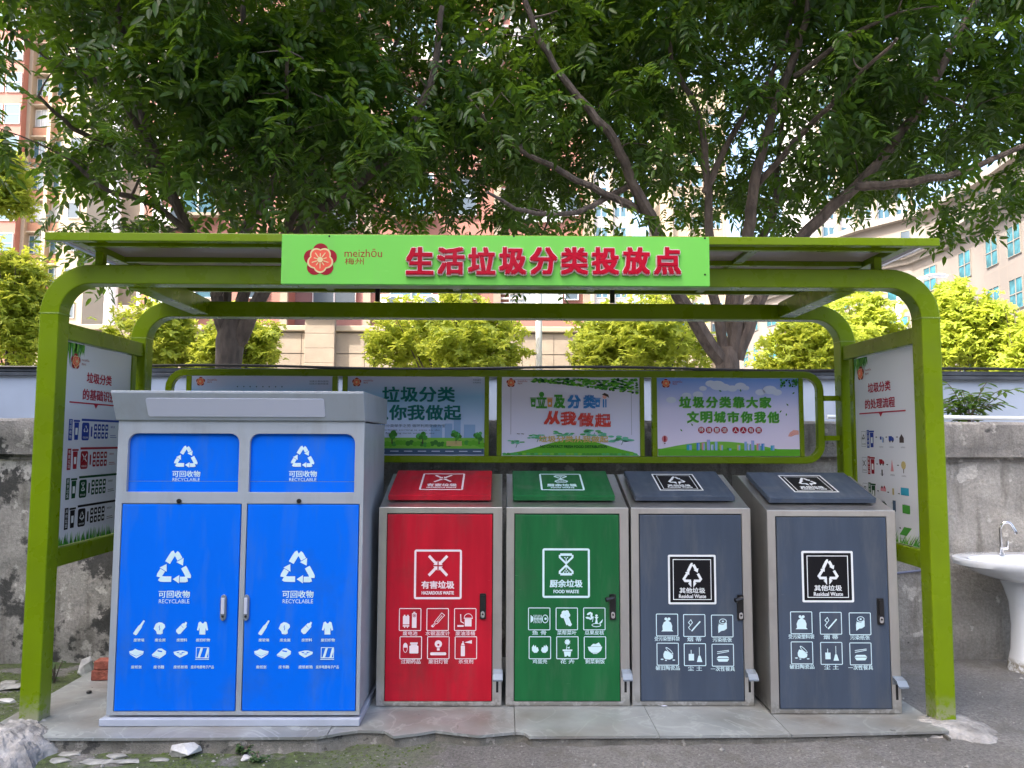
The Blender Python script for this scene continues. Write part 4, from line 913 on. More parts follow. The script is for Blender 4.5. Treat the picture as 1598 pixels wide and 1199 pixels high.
    if hz_open: q.tube([(hx, dy-.010, hz2+.052), (hx-.004, dy-.045, hz2+.052), (hx-.042, dy-.055, hz2+.046)], [.010, .010, .012], 8, 'blackpl')
    else: q.box((hx-.010, dy-.015, hz2-.018), (hx+.010, dy-.0082, hz2+.056), 'blackpl')
    obj('latch_handle', q, None, dr, bevel=.0015)
    # foot pedal: bent plate sticking out of the right stile, with a slot below
    px_ = x1-.022; q = MB(); zt2 = zb+.185
    q.prism([(y0-.001, zt2), (y0-.040, zt2-.010), (y0-.062, zt2-.032), (y0-.062, zt2-.042), (y0-.039, zt2-.020), (y0-.001, zt2-.010)], (), px_-.022, px_+.028, fn=lambda u, v, w_: (w_, u, v)); q.box((px_-.022, y0-.006, zt2-.04), (px_+.028, y0-.0005, zt2)); obj('foot_pedal', q, 'pedal', root, bevel=.002)
    q = MB(); q.box((px_-.006, y0-.0008, zb+.07), (px_+.006, y0+.002, zb+.145)); obj('pedal_slot', q, 'dark', root)
    return root
def grid(xs, y1, y2, sh=0): return [(x, y1+i*sh) for i, x in enumerate(xs)]+[(x+1, y2+i*sh) for i, x in enumerate(xs)]
waste_bin(-.322, 3.86, .636, 'red', 'red stainless steel bin marked hazardous waste, beside the blue cabinet', 0,
          dict(sym='hazard', c='pinkw', bg='red', zh='有害垃圾', en='HAZARDOUS WASTE', box=(647, 859, 720, 934), hand=(753.5, 946), icons=[('battery', '废电池'), ('thermo', '水银温度计'), ('paint', '废油漆桶'), ('pills', '过期药品'), ('bulb', '废旧灯管'), ('spray', '杀虫剂')], pos=grid((640, 683, 726), 967, 1011)), False)
waste_bin(.333, 3.86, .632, 'dkgreen', 'dark green stainless steel bin marked food waste, with its latch lever open', 0,
          dict(sym='hour', c='cyanw', bg='dkgreen', zh='厨余垃圾', en='FOOD WASTE', box=(847, 857, 920, 932), hand=(956, 947), icons=[('fish', '鱼 骨'), ('cabbage', '菜帮菜叶'), ('peel', '瓜果皮核'), ('egg', '鸡蛋壳'), ('flower', '花 卉'), ('bowl', '剩菜剩饭')], pos=grid((841.5, 884.5, 927.5), 966, 1011)), True)
res = [('bag', '受污染塑料袋'), ('cig', '烟 蒂'), ('roll', '污染纸张'), ('pot', '破旧陶瓷品'), ('dust', '尘 土'), ('lunch', '一次性餐具')]
waste_bin(.972, 3.86, .622, 'slate', 'slate grey residual waste bin with open black latch lever, next to the green bin', 0,
          dict(sym='residual', c='cyanw', bg='slate', box=(1043, 867, 1117, 942), hand=(1155, 948), icons=res, pos=grid((1041, 1083.5, 1127), 975.5, 1021, .8)), True)
waste_bin(1.655, 3.75, .650, 'slate', 'slate grey residual waste bin with closed latch at the right end of the row', 0,
          dict(sym='residual', c='cyanw', bg='slate', box=(1251.5, 861, 1331.5, 939), hand=(1373.5, 954), icons=res, pos=grid((1250.5, 1296.5, 1342), 972, 1019, .8)), False)

# ================================================================ side boards
def side_board(xp, sgn, label, left):
    """sgn = +1 when the printed face looks towards +X"""
    ya, yb, za, zb = 3.785, 4.45, .805, 1.845
    root = empty('side_board', (xp, (ya+yb)/2, za), label, 'notice board')
    mb = MB(); mb.box((xp-.008, ya, za), (xp+.008, yb, zb)); pn = obj('board_panel', mb, 'p_board', root)
    for a, b in ((FY+TW+.006, ya-.001), (yb+.001, yb+.045)):
        mb = MB(); mb.box((xp-.018, a, .801), (xp+.018, b, 1.849)); obj('board_stile', mb, 'green', root, bevel=.003)
    d = Decal(); q = .01
    # u runs 0 (viewer's left) .. W ; v is height
    W = yb-ya
    fn = (lambda u, v, h: (xp+.008+h, ya+u, v)) if left else (lambda u, v, h: (xp-.008-h, yb-(u*1.06+.022 if .86 < v < 1.44 else u), v))
    for k in range(46):
        u = .004+random.random()*.15; ln = random.uniform(.05, .12)*(1.2-u*4); c = random.choice(['p_leaf', 'p_green', 'p_lime']); s = random.uniform(-.02, .03)
        d.reset(1+k % 7); d.poly([(u, zb-.002), (min(u+.016, W-.004), zb-.002), (max(.002, u+s), zb-max(.02, ln))], c)
    for k in range(90):
        u = .01+random.random()*(W-.02); ln = random.uniform(.015, .07); c = random.choice(['p_leaf', 'p_green', 'p_lime', 'p_grass']); s = random.uniform(-.01, .01)
        d.reset(1+k % 7); d.poly([(u-.006, za+.002), (u+.006, za+.002), (min(W-.002, max(.002, u+s)), za+ln)], c)
    logo(d, .085, 1.75, .042, k0=9); d.reset(9); d.text('meizhōu', .175, 1.765, .07, .014, 'p_red'); d.text('梅州', .16, 1.742, .04, .014, 'p_red')
    d.reset(2); d.text('垃圾分类', .325 if left else .29, 1.675 if left else 1.656, .25, .056, 'p_crimson', .03); d.reset(2)
    if left: d.text('的基础识别', .335, 1.583, .33, .058, 'p_crimson', .03)
    else: d.text('的处理流程', .29, 1.563, .33, .056, 'p_crimson', .03)
    d.reset(2); zl = 1.532 if left else 1.507; d.rect(.05, zl, .56, zl+.008, 'p_crimson'); d.reset(3); d.poly([(.28, zl), (.32, zl), (.30, zl-.022)], 'p_crimson')
    cs = ['p_navy', 'p_red', 'p_dkgreen', 'ink']; names = ['可回收物', '有害垃圾', '厨余垃圾', '其他垃圾']; syms = [tri_recycle, hazard, None, tri_residual]
    for r_ in range(4):
        c = cs[r_]
        zc = (1.393-.152*r_) if left else (1.361-.152*r_)
        d.reset(2)
        def bini(u, z, s):
            d.frame(u, z, s); d.poly([(-.42, .75), (.42, .75), (.32, -1), (-.32, -1)], c); d.rect(-.55, .8, .55, 1, c); d.rect(-.2, -.5, .2, .2, 'white'); d.world(); d.reset(2)
        def sym(u, z, s, cc):
            d.frame(u, z, s)
            (hourglass(d, cc, c) if r_ == 2 else syms[r_](d, cc)); d.world()
        if left:
            d.rect(.055, zc-.055, .088, zc+.055, c); d.reset(4)
            for k, ch in enumerate(names[r_]): d.text(ch, .0715, zc+.038-.025*k, .020, .020, 'white'); d.reset(4)
            bini(.125, zc, .052); d.rect(.17, zc+.048, .55, zc+.060, c)
            d.reset(2); d.rr(.175, zc-.055, .245, zc+.04, .012, c); d.reset(4); sym(.21, zc+.004, .024, 'white'); d.reset(4); d.text(names[r_], .21, zc-.040, .05, .011, 'white')
            d.reset(2); d.rr(.262, zc-.035, .276, zc+.02, .004, c)
            for a in range(4):
                for b in range(2): d.reset(2); d.rr(.292+.038*a, zc-.046+.044*b, .322+.038*a, zc-.010+.044*b, .006, c); d.reset(4); d.circ(.307+.038*a, zc-.028+.044*b, .008, 'white', n=7)
            d.reset(2); d.text('请投放', .485, zc+.02, .05, .012, c); d.rect(.46, zc-.04, .53, zc-.037, c); d.rect(.46, zc-.03, .52, zc-.027, c)
        else:
            d.ring([(.04, zc-.045), (.092, zc-.045), (.092, zc+.045), (.04, zc+.045)], [(.042, zc-.043), (.090, zc-.043), (.090, zc+.043), (.042, zc+.043)], 'p_grey'); sym(.066, zc+.010, .019, 'ink'); d.reset(2); d.text(names[r_], .066, zc-.03, .04, .009, 'ink')
            d.reset(2); d.rect(.103, zc-.052, .130, zc+.052, c); d.reset(4)
            for k, ch in enumerate(names[r_]): d.text(ch, .1165, zc+.036-.024*k, .018, .018, 'white'); d.reset(4)
            bini(.158, zc, .048)
            def truck(u, z, cc): d.frame(u, z, .026); d.reset(2); d.rect(-1, -.4, .3, .6, cc); d.poly([(.36, -.4), (1, -.4), (1, .1), (.7, .4), (.36, .4)], cc); d.circ(-.5, -.5, .24, 'ink', n=9); d.circ(.6, -.5, .24, 'ink', n=9); d.world()
            def lab(u, z): d.reset(2); d.text('分类收运', u, z, .042, .009, 'p_grey')
            def arrow(u, z): d.reset(2); d.rect(u-.008, z-.002, u+.004, z+.002, 'ink'); d.poly([(u+.004, z-.005), (u+.012, z), (u+.004, z+.005)], 'ink')
            if r_ == 0: truck(.36, zc, 'p_navy'); d.reset(2); d.rect(.245, zc-.004, .262, zc+.014, 'p_navy'); d.rect(.268, zc-.02, .275, zc+.012, 'p_blue'); d.rect(.28, zc-.02, .287, zc+.008, 'p_slate'); d.reset(2); d.frame(.46, zc, .026); d.poly([(-.8, -.8), (.8, -.8), (.8, .2), (0, 1), (-.8, .2)], 'p_brown'); d.world()
            if r_ == 1: truck(.255, zc+.022, 'p_red'); d.reset(2); d.rect(.25, zc-.055, .262, zc-.02, 'ink'); d.poly([(.345, zc-.025), (.375, zc-.025), (.36, zc+.04)], 'p_pinkb'); d.circ(.47, zc+.012, .022, 'p_sand', n=10); d.rect(.467, zc-.03, .473, zc-.008, 'p_brown')
            if r_ == 2:
                truck(.265, zc-.062, 'p_dkgreen'); d.reset(2); d.rect(.235, zc+.012, .29, zc+.034, 'p_pinkb'); d.circ(.25, zc+.034, .008, 'p_brown', n=7); d.circ(.275, zc+.036, .008, 'p_red', n=7); d.rect(.355, zc+.0, .372, zc+.035, 'p_sand'); d.rect(.355, zc-.09, .385, zc-.03, 'p_slate')
                d.reset(2); d.rect(.435, zc+.005, .51, zc+.045, 'p_cyan'); d.rect(.445, zc-.09, .515, zc-.045, 'p_green')
            if r_ == 3: zc -= .03; truck(.345, zc, 'ink'); d.reset(2); d.rect(.455, zc-.025, .525, zc+.02, 'p_green')
            for u in (.255, .36, .47): lab(u, zc-.045)
            for u in (.205, .31, .415): arrow(u, zc+.01)
    d.build('board_print', fn, pn)
side_board(GX0+.005, 1, 'grey white board of sorting basics in the left end of the shelter', True)
side_board(GX1-.005, -1, 'grey white board of the handling process in the right end of the shelter', False)

# ================================================================ wash basin
bs = empty('wash_basin', (3.30, 4.66, -.1), 'white ceramic pedestal wash basin with chrome tap standing against the wall', 'wash basin')
def dshape(rx, ry, yc=0, n=48, back=.8):
    P = []
    for k in range(n):
        a = 2*math.pi*k/n; c, s = math.cos(a), math.sin(a); e = 2.6 if s > 0 else 2.2; q = (abs(c)**e+abs(s)**e)**(-1/e); P.append((rx*c*q, (ry*s*q)+yc))
    return P
mb = MB(); rings = [(.13, .11, .02, .50), (.20, .17, .0, .515), (.29, .205, -.01, .55), (.345, .225, -.01, .585), (.385, .24, 0, .60), (.392, .245, 0, .625), (.388, .242, 0, .640), (.37, .23, 0, .645),
                    (.335, .175, -.035, .638), (.31, .155, -.04, .60), (.24, .12, -.045, .55), (.05, .03, -.045, .535)]
v = []; n = 48
for rx, ry, yc, z in rings: v += [(3.30+x*1.16, 4.66+y+yc, z-.02) for x, y in dshape(rx, ry, n=n)]
f = [(i*n+k, i*n+(k+1) % n, (i+1)*n+(k+1) % n, (i+1)*n+k) for i in range(len(rings)-1) for k in range(n)]; f += [tuple(range(n))[::-1], tuple((len(rings)-1)*n+k for k in range(n))]
mb.add(v, f); o = obj('basin_bowl', mb, 'ceramic', bs, sm=True)
mb = MB(); mb.lathe([(.125, -.11), (.118, -.04), (.10, .05), (.092, .2), (.10, .34), (.125, .43), (.15, .495)], (3.30, 4.70, 0), 28, rx=1., ry=.8, p=3); obj('basin_pedestal', mb, 'ceramic', bs, sm=True)
fx = at(1563, 870, 4.8)[0]; mb = MB(); zt0 = .622
mb.tube([(fx, 4.80, zt0), (fx, 4.80, zt0+.012)], .022, 14); mb.tube([(fx, 4.80, zt0+.012), (fx, 4.80, zt0+.05)], .013, 12)
arc = [(fx, 4.80, zt0+.05), (fx, 4.80, zt0+.165)]+[(fx+.034-.034*math.cos(R(a)), 4.80-.02*math.sin(R(a/2)), zt0+.165+.042*math.sin(R(a))) for a in range(15, 160, 18)]+[(fx+.080, 4.775, zt0+.150)]
mb.tube(arc, .0085, 10); mb.tube([arc[-1], (fx+.084, 4.772, zt0+.135)], .011, 10)
mb.tube([(fx, 4.80, zt0+.035), (fx+.03, 4.79, zt0+.04)], .009, 8); mb.tube([(fx+.03, 4.79, zt0+.035), (fx+.034, 4.785, zt0+.09)], [.008, .005], 8); obj('tap', mb, 'chrome', bs, sm=True)
mb = MB(); mb.tube([(2.78, 4.93, .50), (2.60, 4.935, .478), (2.30, 4.94, .47)], .008, 8); obj('supply_pipe', mb, 'p_grey', bs, sm=True)
mb = MB(); mb.tube([(x_, 5.0, 1.51+.004*math.sin(x_*3)) for x_ in np.arange(2.2, 8, .3)], .014, 8); tag(obj('water_pipe', mb, 'white', sm=True), 'thin white plastic pipe running along the wall top on the right', 'pipe')

# ================================================================ buildings
M['pink'] = mat('pink_tiled_wall', (.30, .125, .095, 1), .7, var=.08, vscale=.6, bump=.1, bscale=12)
M['pinkd'] = mat('dusty_pink_wall', (.24, .125, .115, 1), .75, var=.08, vscale=.6)
M['beige'] = mat('beige_stone_cladding', (.27, .215, .16, 1), .75, var=.16, vscale=1.2, bump=.2, bscale=15)
M['cream'] = mat('cream_wall', (.34, .275, .20, 1), .7, var=.05, vscale=.5)
M['orange'] = mat('orange_spandrel', (.34, .17, .10, 1), .7, var=.08)
M['greyst'] = mat('warm_grey_stone', (.165, .145, .13, 1), .65, var=.08, vscale=.4)
M['cornicem'] = mat('cornice_stone', (.20, .18, .16, 1), .7, var=.08)
M['greyl'] = mat('pale_grey_wall', (.42, .41, .40, 1), .7, var=.05, vscale=.3)
M['whitef'] = mat('white_window_frame', (.66, .66, .66, 1), .5)
M['jointd'] = mat('stone_joint', (.20, .17, .15, 1), .9)
M['glassb'] = mat('blue_window_glass', (.05, .12, .16, 1), .08, spec=.9, coat=.5)
M['glasst'] = mat('teal_window_glass', (.03, .12, .15, 1), .12, spec=.35, var=.5, vscale=1.5)
M['glassd'] = mat('dark_window_glass', (.05, .07, .09, 1), .1, spec=.8, coat=.4)
M['louvre'] = mat('louvre_grey', (.45, .42, .40, 1), .6)
M['curtain'] = mat('curtain_behind_glass', (.40, .42, .42, 1), .35, var=.2, vscale=3, stretch=(8, 1, .3), coat=.5)
_win = {}
def window(parent, x, y, z, w, h, ang, fk='whitef', gk='glassb', mull=(1, 1), t=.055):
    k = (round(w, 2), round(h, 2), fk, gk, mull)
    if k not in _win:
        nx, nz = mull; outer = [(-w/2, 0), (w/2, 0), (w/2, h), (-w/2, h)]; cw, ch = w/(nx+1), h/(nz+1); g = t/2; hs = []
        for i in range(nx+1):
            for j in range(nz+1): a, b = -w/2+cw*i+g, ch*j+g; hs.append([(a, b), (a+cw-2*g, b), (a+cw-2*g, b+ch-2*g), (a, b+ch-2*g)])
        mb = MB(); mb.prism(outer, hs, -.09, .0); mb.m(fk); mb.mi = [0]*len(mb.f); f1 = mb.mesh('window')
        mb = MB(); mb.box((-w/2+.02, -.045, .02), (w/2-.02, -.012, h-.02), gk); _win[k] = (f1, mb.mesh('pane'))
    f1, f2 = _win[k]; wl = wloc(parent)
    o = bpy.data.objects.new('window', f1); COL.objects.link(o); o.parent = parent; o.location = Vector((x, y, z))-wl; o.rotation_euler = (0, 0, ang)
    p = bpy.data.objects.new('pane', f2); COL.objects.link(p); p.parent = o
    return o
GZ = 1.38
# -- pink apartment block in the middle
PYB = 26.
X = lambda px, y=PYB: at(px, 600, y)[0]
Zp = lambda py, y=PYB: at(790, py, y)[1]
bl = empty('pink_apartment_block', (X(560), PYB+5, GZ), 'pink tiled apartment block filling the background behind the left tree', 'building')
mb = MB(); mb.box((X(215), PYB, GZ), (X(442), PYB+11, 44)); mb.box((X(570), PYB, GZ), (X(920), PYB+11, 44)); obj('pink_wall', mb, 'pink', bl)
mb = MB(); mb.box((X(442), PYB+1.2, GZ), (X(570), PYB+10, 44)); obj('recessed_wall', mb, 'pinkd', bl)
mb = MB(); mb.box((X(150), PYB+.6, GZ), (X(215), PYB+9, 44)); obj('side_bay', mb, 'beige', bl)
for px in (236, 441, 571, 775, 916):
    mb = MB(); mb.box((X(px)-.13, PYB-.16, GZ), (X(px)+.13, PYB-.003, 44)); obj('corner_pilaster', mb, 'beige' if px != 236 else 'whitef', bl)
for k in range(13):
    z = 2.4+k*3.05
    for px, w_, h_, gk, mu in ((300, 1.3, 1.5, 'glassb', (1, 0)), (395, .8, 1.4, 'glassd', (0, 1)), (640, 1.5, 1.5, 'glassb', (1, 0)), (722, .9, 1.4, 'glassd', (0, 1)), (836, 1.9, 1.75, 'curtain', (1, 0)), (892, .5, .9, 'glassd', (0, 0))):
        if px == 892 and k == 0: continue
        window(bl, X(px), PYB-.003, z+.85 if px != 836 else z+.62, w_, h_, 0, 'whitef', gk, mu)
        if px in (300, 640): 
            mb = MB(); mb.box((X(px)-.85, PYB-.35, z+.70), (X(px)+.85, PYB-.004, z+.80)); obj('window_ledge', mb, 'beige', bl)
    window(bl, X(507), PYB+1.19, z+.7, 1.6, 1.5, 0, 'whitef', 'glassd', (1, 0))
    mb = MB(); mb.box((X(215)+.3, PYB-.06, z-.28), (X(441)-.15, PYB-.003, z-.16)); mb.box((X(571)+.15, PYB-.06, z-.28), (X(775)-.15, PYB-.003, z-.16)); obj('string_course', mb, 'beige', bl)
    q = MB()
    for s in range(8): q.box((X(797)-.42, PYB-.10, z+.5+s*.18), (X(797)+.42, PYB-.02, z+.5+s*.18+.07))
    obj('louvre', q, 'louvre', bl)
mb = MB(); mb.tube([(X(204), PYB+.4, GZ), (X(204), PYB+.4, 43)], .12, 10); mb.tube([(X(160), PYB+.3, GZ), (X(160), PYB+.3, 43)], .22, 12); obj('drain_pipe', mb, 'whitef', bl, sm=True)
for k in range(13):
    z = 2.4+k*3.05
    for px in (268, 610, 668, 752):
        if random.random() < .7:
            q = MB(); q.box((X(px)-.42, PYB-.42, z+.35), (X(px)+.42, PYB-.06, z+.95), 'whitef'); q.tube([(X(px)+.1, PYB-.425, z+.65), (X(px)+.1, PYB-.44, z+.65)], .22, 12, 'glassd'); q.box((X(px)-.5, PYB-.5, z+.28), (X(px)+.5, PYB-.003, z+.33), 'louvre'); obj('air_conditioner', q, None, bl)
# -- stone clad yard wall with pilasters
sw = empty('stone_clad_wall', (X(500, 21), 21, GZ), 'beige stone clad boundary wall with capped pilasters behind the small trees', 'wall')
SYW = 21.; XS = lambda px: X(px, SYW); ZS = lambda py: Zp(py, SYW)
zt2 = ZS(519); mb = MB(); mb.box((XS(120), SYW+.03, GZ), (XS(1075), SYW+.35, zt2)); obj('wall_core', mb, 'jointd', sw)
xx = XS(120)
while xx < XS(1075)-.3:
    zz = GZ
    while zz < zt2-.1:
        h_ = min(.58, zt2-zz); mb = MB(); dq = random.uniform(0, .006); mb.box((xx+.008, SYW+.004-dq, zz+.008), (xx+.892, SYW+.028, zz+h_)); obj('cladding_slab', mb, 'beige', sw); zz += .6
    xx += .9
mb = MB(); mb.box((XS(120), SYW-.1, zt2+.004), (XS(1075), SYW+.45, zt2+.16)); obj('wall_cap', mb, 'cream', sw, bevel=.02)
for pc in (212, 500, 1040):
    a, b = XS(pc)-.42, XS(pc)+.42; z_ = GZ
    while z_ < ZS(500): 
        z2_ = min(z_+.42, ZS(497)); mb = MB(); mb.box((a, SYW-.22, z_+.006), (b, SYW-.005, z2_)); obj('pilaster_block', mb, 'beige', sw, bevel=.01); z_ += .42
    mb = MB(); mb.box((a-.12, SYW-.34, ZS(497)+.004), (b+.12, SYW+.5, ZS(489))); mb.box((a-.05, SYW-.26, ZS(489)+.003), (b+.05, SYW+.45, ZS(482))); obj('pilaster_cap', mb, 'cream', sw, bevel=.02)

# -- left tower with orange bands
LY = 62.; XL_ = lambda px: X(px, LY)
tw = empty('banded_apartment_tower', (XL_(60), LY+6, GZ), 'cream apartment tower with orange bands and blue windows at the far left', 'building')
mb = MB(); mb.box((XL_(-160), LY, GZ), (XL_(104), LY+14, 62)); obj('tower_wall', mb, 'cream', tw)
mb = MB(); mb.box((XL_(104), LY-2.2, GZ), (XL_(146), LY+12, 62)); obj('stair_tower', mb, 'cream', tw)
mb = MB(); mb.box((XL_(-28), LY-1.4, GZ), (XL_(28), LY-.01, 62)); obj('pink_bay', mb, 'pink', tw)
for k in range(22):
    z = 2.2+k*2.75
    for pa, pb in ((33, 62), (66, 101)):
        a, b = XL_(pa), XL_(pb); mb = MB(); mb.box((a, LY-.35, z), (b, LY-.004, z+.75)); obj('orange_band', mb, 'orange', tw); window(tw, (a+b)/2, LY-.004, z+.95, (b-a)*.92, 1.5, 0, 'whitef', 'glassb' if k % 3 else 'curtain', (2, 0))
        mb = MB(); mb.box((a-.1, LY-.6, z-.13), (b+.1, LY-.004, z-.02)); obj('balcony_slab', mb, 'cream', tw)
    window(tw, XL_(14), LY-1.401, z+.6, 1.3, 1.7, 0, 'whitef', 'glassb', (0, 1)); window(tw, XL_(-14), LY-1.401, z+.6, 1.3, 1.7, 0, 'whitef', 'glassb', (0, 1))
    if k % 1 == 0: window(tw, XL_(126), LY-2.201, z+.6, .9, 1.3, 0, 'whitef', 'glassd', (0, 0))
for px in (31, 64, 103): mb = MB(); mb.box((XL_(px)-.16, LY-.75, GZ), (XL_(px)+.16, LY-.004, 62)); obj('tower_mullion', mb, 'cream', tw)

# -- curved stone building on the right
Hc = 16.0
rbl = empty('stone_office_building', (36, 62, GZ), 'curved warm grey stone building with blue windows and heavy cornice on the right', 'building')
fp = []
for px, py in ((1130, 492), (1187, 456), (1260, 432), (1330, 412), (1423, 392), (1480, 366), (1530, 338), (1640, 268)):
    d_ = ray(px, py); t_ = (1.35+Hc-CAM_H)/d_.z; fp.append((d_.x*t_, d_.y*t_))
back = [(fp[-1][0]+22, fp[-1][1]), (fp[-1][0]+22, 100), (fp[0][0]+4, 100)]
cz_ = 1.35+Hc
lv = lambda u, v, q: (u, v, q)
mb = MB(); mb.prism(fp+back, (), GZ, cz_-1.1, fn=lv); obj('stone_wall', mb, 'greyst', rbl)
def offs(P, d_):
    out = []
    for i, p in enumerate(P):
        a = Vector(P[max(0, i-1)]); b = Vector(P[min(len(P)-1, i+1)]); t = (b-a).normalized(); out.append((p[0]+t.y*d_, p[1]-t.x*d_))
    return out
for z0_, z1_, o_ in ((cz_-1.1, cz_-.7, .35), (cz_-.698, cz_-.3, .7), (cz_-.298, cz_, 1.1)):
    # the outline runs left to right; outwards is towards the viewer
    mb = MB(); mb.prism(offs(fp, o_)+back, (), z0_, z1_, fn=lv); obj('cornice', mb, 'cornicem', rbl)
mb = MB(); mb.prism(offs(fp, -1.6)+back, (), cz_+.002, cz_+3.2, fn=lv); obj('attic_storey', mb, 'greyst', rbl)
mb = MB(); mb.prism(offs(fp, -.9)+back, (), cz_+3.202, cz_+3.7, fn=lv); obj('attic_cornice', mb, 'cornicem', rbl)
for i in range(len(fp)-1):
    a, b = Vector(fp[i]), Vector(fp[i+1]); L_ = (b-a).length; t = (b-a)/L_; nn = Vector((t.y, -t.x)); ang = math.atan2(t.y, t.x); nw = max(1, round(L_/3.4))
    for k in range(nw):
        p = a+t*(L_*(k+.5)/nw)+nn*.003
        for f_ in range(4):
            window(rbl, p.x, p.y, 2.2+f_*3.5+.7, 1.7, 2.0, ang, 'cornicem', 'glasst', (1, 1))
            mb = MB()
            for (u0, u1, v0, v1) in ((-.85, .85, -.95, -.1),): pass
        p2 = p-nn*1.6; window(rbl, p2.x, p2.y, cz_+.9, .9, 1.4, ang, 'cream', 'glassd', (0, 0))
    nj = max(2, round(L_/1.1)); mb = MB()
    for k in range(nj):
        p = a+t*(L_*k/nj); ct, st = t.x, t.y
        v = [(p.x+t.x*s_+nn.x*o2, p.y+t.y*s_+nn.y*o2, z_) for z_ in (GZ, cz_-1.12) for s_, o2 in ((0, .0015), (.05, .0015), (.05, .004), (0, .004))]
        mb.add(v, [(0, 1, 5, 4), (1, 2, 6, 5), (2, 3, 7, 6), (3, 0, 4, 7), (4, 5, 6, 7), (3, 2, 1, 0)])
    for z_ in np.arange(GZ+1.1, cz_-1.3, 1.75):
        v = [(q_.x+nn.x*o2, q_.y+nn.y*o2, z_+dz) for q_ in (a, b) for dz, o2 in ((0, .005), (.05, .005), (.05, .007), (0, .007))]
        mb.add(v, [(0, 1, 5, 4), (1, 2, 6, 5), (2, 3, 7, 6), (3, 0, 4, 7), (4, 5, 6, 7), (3, 2, 1, 0)])
    o = obj('cladding_joints', mb, 'jointd', rbl)
# -- distant towers
def tower(name, label, px0, px1, pyt, Y, wk, fl, cols, ww, wh):
    x0_, x1_ = X(px0, Y), X(px1, Y); zt_ = Zp(pyt, Y); r_ = empty(name, ((x0_+x1_)/2, Y+8, GZ), label, 'building')
    mb = MB(); mb.box((x0_, Y, GZ), (x1_, Y+16, zt_)); obj('tower_wall', mb, wk, r_)
    for c in range(cols+1):
        xx_ = x0_+(x1_-x0_)*c/cols; mb = MB(); mb.box((xx_-.22, Y-.5, GZ), (xx_+.22, Y-.005, zt_)); obj('tower_pilaster', mb, 'cream', r_)
    k = 0; z = GZ+12
    while z < zt_-3:
        for c in range(cols): window(r_, x0_+(x1_-x0_)*(c+.5)/cols, Y-.005, z, ww, wh, 0, 'whitef', 'glassb', (1, 0), .12)
        z += fl
    return r_
tower('distant_tower', 'pale distant residential tower with rows of windows above the stone building', 1285, 1432, 60, 120, 'greyl', 3.1, 5, 1.9, 1.7)
tower('distant_tower', 'narrow cream distant tower seen between the branches of the right tree', 1050, 1135, 130, 105, 'cream', 3.1, 3, 1.6, 1.6)
tower('distant_tower', 'pale distant tower glimpsed behind the gap between the two big trees', 925, 985, 235, 110, 'greyl', 3.1, 2, 1.8, 1.6)

# -- unseen block, added so that its shade covers the yard
sb = empty('unseen_shade_block', (-26, -9, -.1), 'tall pale block with windows, added out of view left of the yard to shade the shelter', 'building')
mb = MB(); mb.box((-36, -21, -.2), (-18, 1.5, 38)); obj('block_wall', mb, 'greyl', sb)
for fl_ in range(12):
    for k in range(5): window(sb, -17.999, -18.5+k*4.3, .9+fl_*3.1, 1.8, 1.6, math.pi/2, 'whitef', 'glassd', (1, 0))
sb2 = empty('unseen_low_sky_blocker', (0, -32, -.1), 'long low plain block added out of view behind the viewer to cut low sky light', 'building')  # added behind the camera to keep low sky light off the rear beam
for xa_, xb_ in ((-75, -2), (-1, 70)):
    mb = MB(); mb.box((xa_, -40, -.2), (xb_, -24, 13)); obj('low_blocker_wall', mb, 'greyst', sb2)

# ================================================================ lamps and poles
def lamp(px, pyt, Y, arm, label):
    x, zt_ = at(px, pyt, Y); r_ = empty('street_lamp', (x, Y, GZ), label, 'street lamp')
    mb = MB(); mb.tube([(x, Y, GZ), (x, Y, zt_-.9), (x+.05*arm, Y, zt_-.45), (x+.35*arm, Y, zt_-.12), (x+.9*arm, Y, zt_)], [.09, .07, .06, .05, .045], 8); obj('lamp_pole', mb, 'whitef', r_, sm=True)
    mb = MB(); mb.lathe([(.02, -.05), (.12, -.04), (.15, 0), (.10, .05), (.02, .06)], (x+1.1*arm, Y, zt_+.03), 12, rx=2.3, ry=1.); obj('lamp_head', mb, 'plate', r_, sm=True)
lamp(1400, 432, 20, 1, 'white street lamp with curved arm rising above the small trees on the right')
lamp(1151, 592, 20, 1, 'white street lamp with curved arm beside the right tree trunk')
x = at(841, 500, 16)[0]; mb = MB(); mb.tube([(x, 16, GZ), (x, 16, Zp(455, 16))], .07, 10); tag(obj('flag_pole', mb, 'whitef', sm=True), 'plain white pole in front of the pink building window', 'pole')

# ================================================================ trees
def leaf_quads(L, W):
    # base, right low, right high, tip, left high, left low ; folded along the midrib
    return np.array([(0, 0, 0), (L*.28, W*.46, .08*W), (L*.66, W*.40, .02*W), (L, 0, -.10*L), (L*.66, -W*.40, .02*W), (L*.28, -W*.46, .08*W)])
LQ = np.array([(0, 1, 2, 3), (0, 3, 4, 5)])
def rotm(yaw, pitch, roll=0.):
    return np.array(Matrix.Rotation(yaw, 3, 'Z') @ Matrix.Rotation(pitch, 3, 'Y') @ Matrix.Rotation(roll, 3, 'X'))
def compound(seed, n=5, L=.122, W=.046, step=.050):
    r_ = np.random.default_rng(seed); V = []; x = .05; z = 0.
    for i in range(n+1):
        for s in ((1, -1) if i < n else (0,)):
            yaw = s*math.radians(r_.uniform(48, 66)); q = leaf_quads(L*r_.uniform(.8, 1.1)*(1 if i < n else 1.15), W)
            V.append(q @ rotm(yaw, math.radians(r_.uniform(4, 30)), r_.uniform(-.4, .4)).T+np.array([x, 0, z]))
        x += step; z -= .010*(i+1)*.9
    return np.concatenate(V)
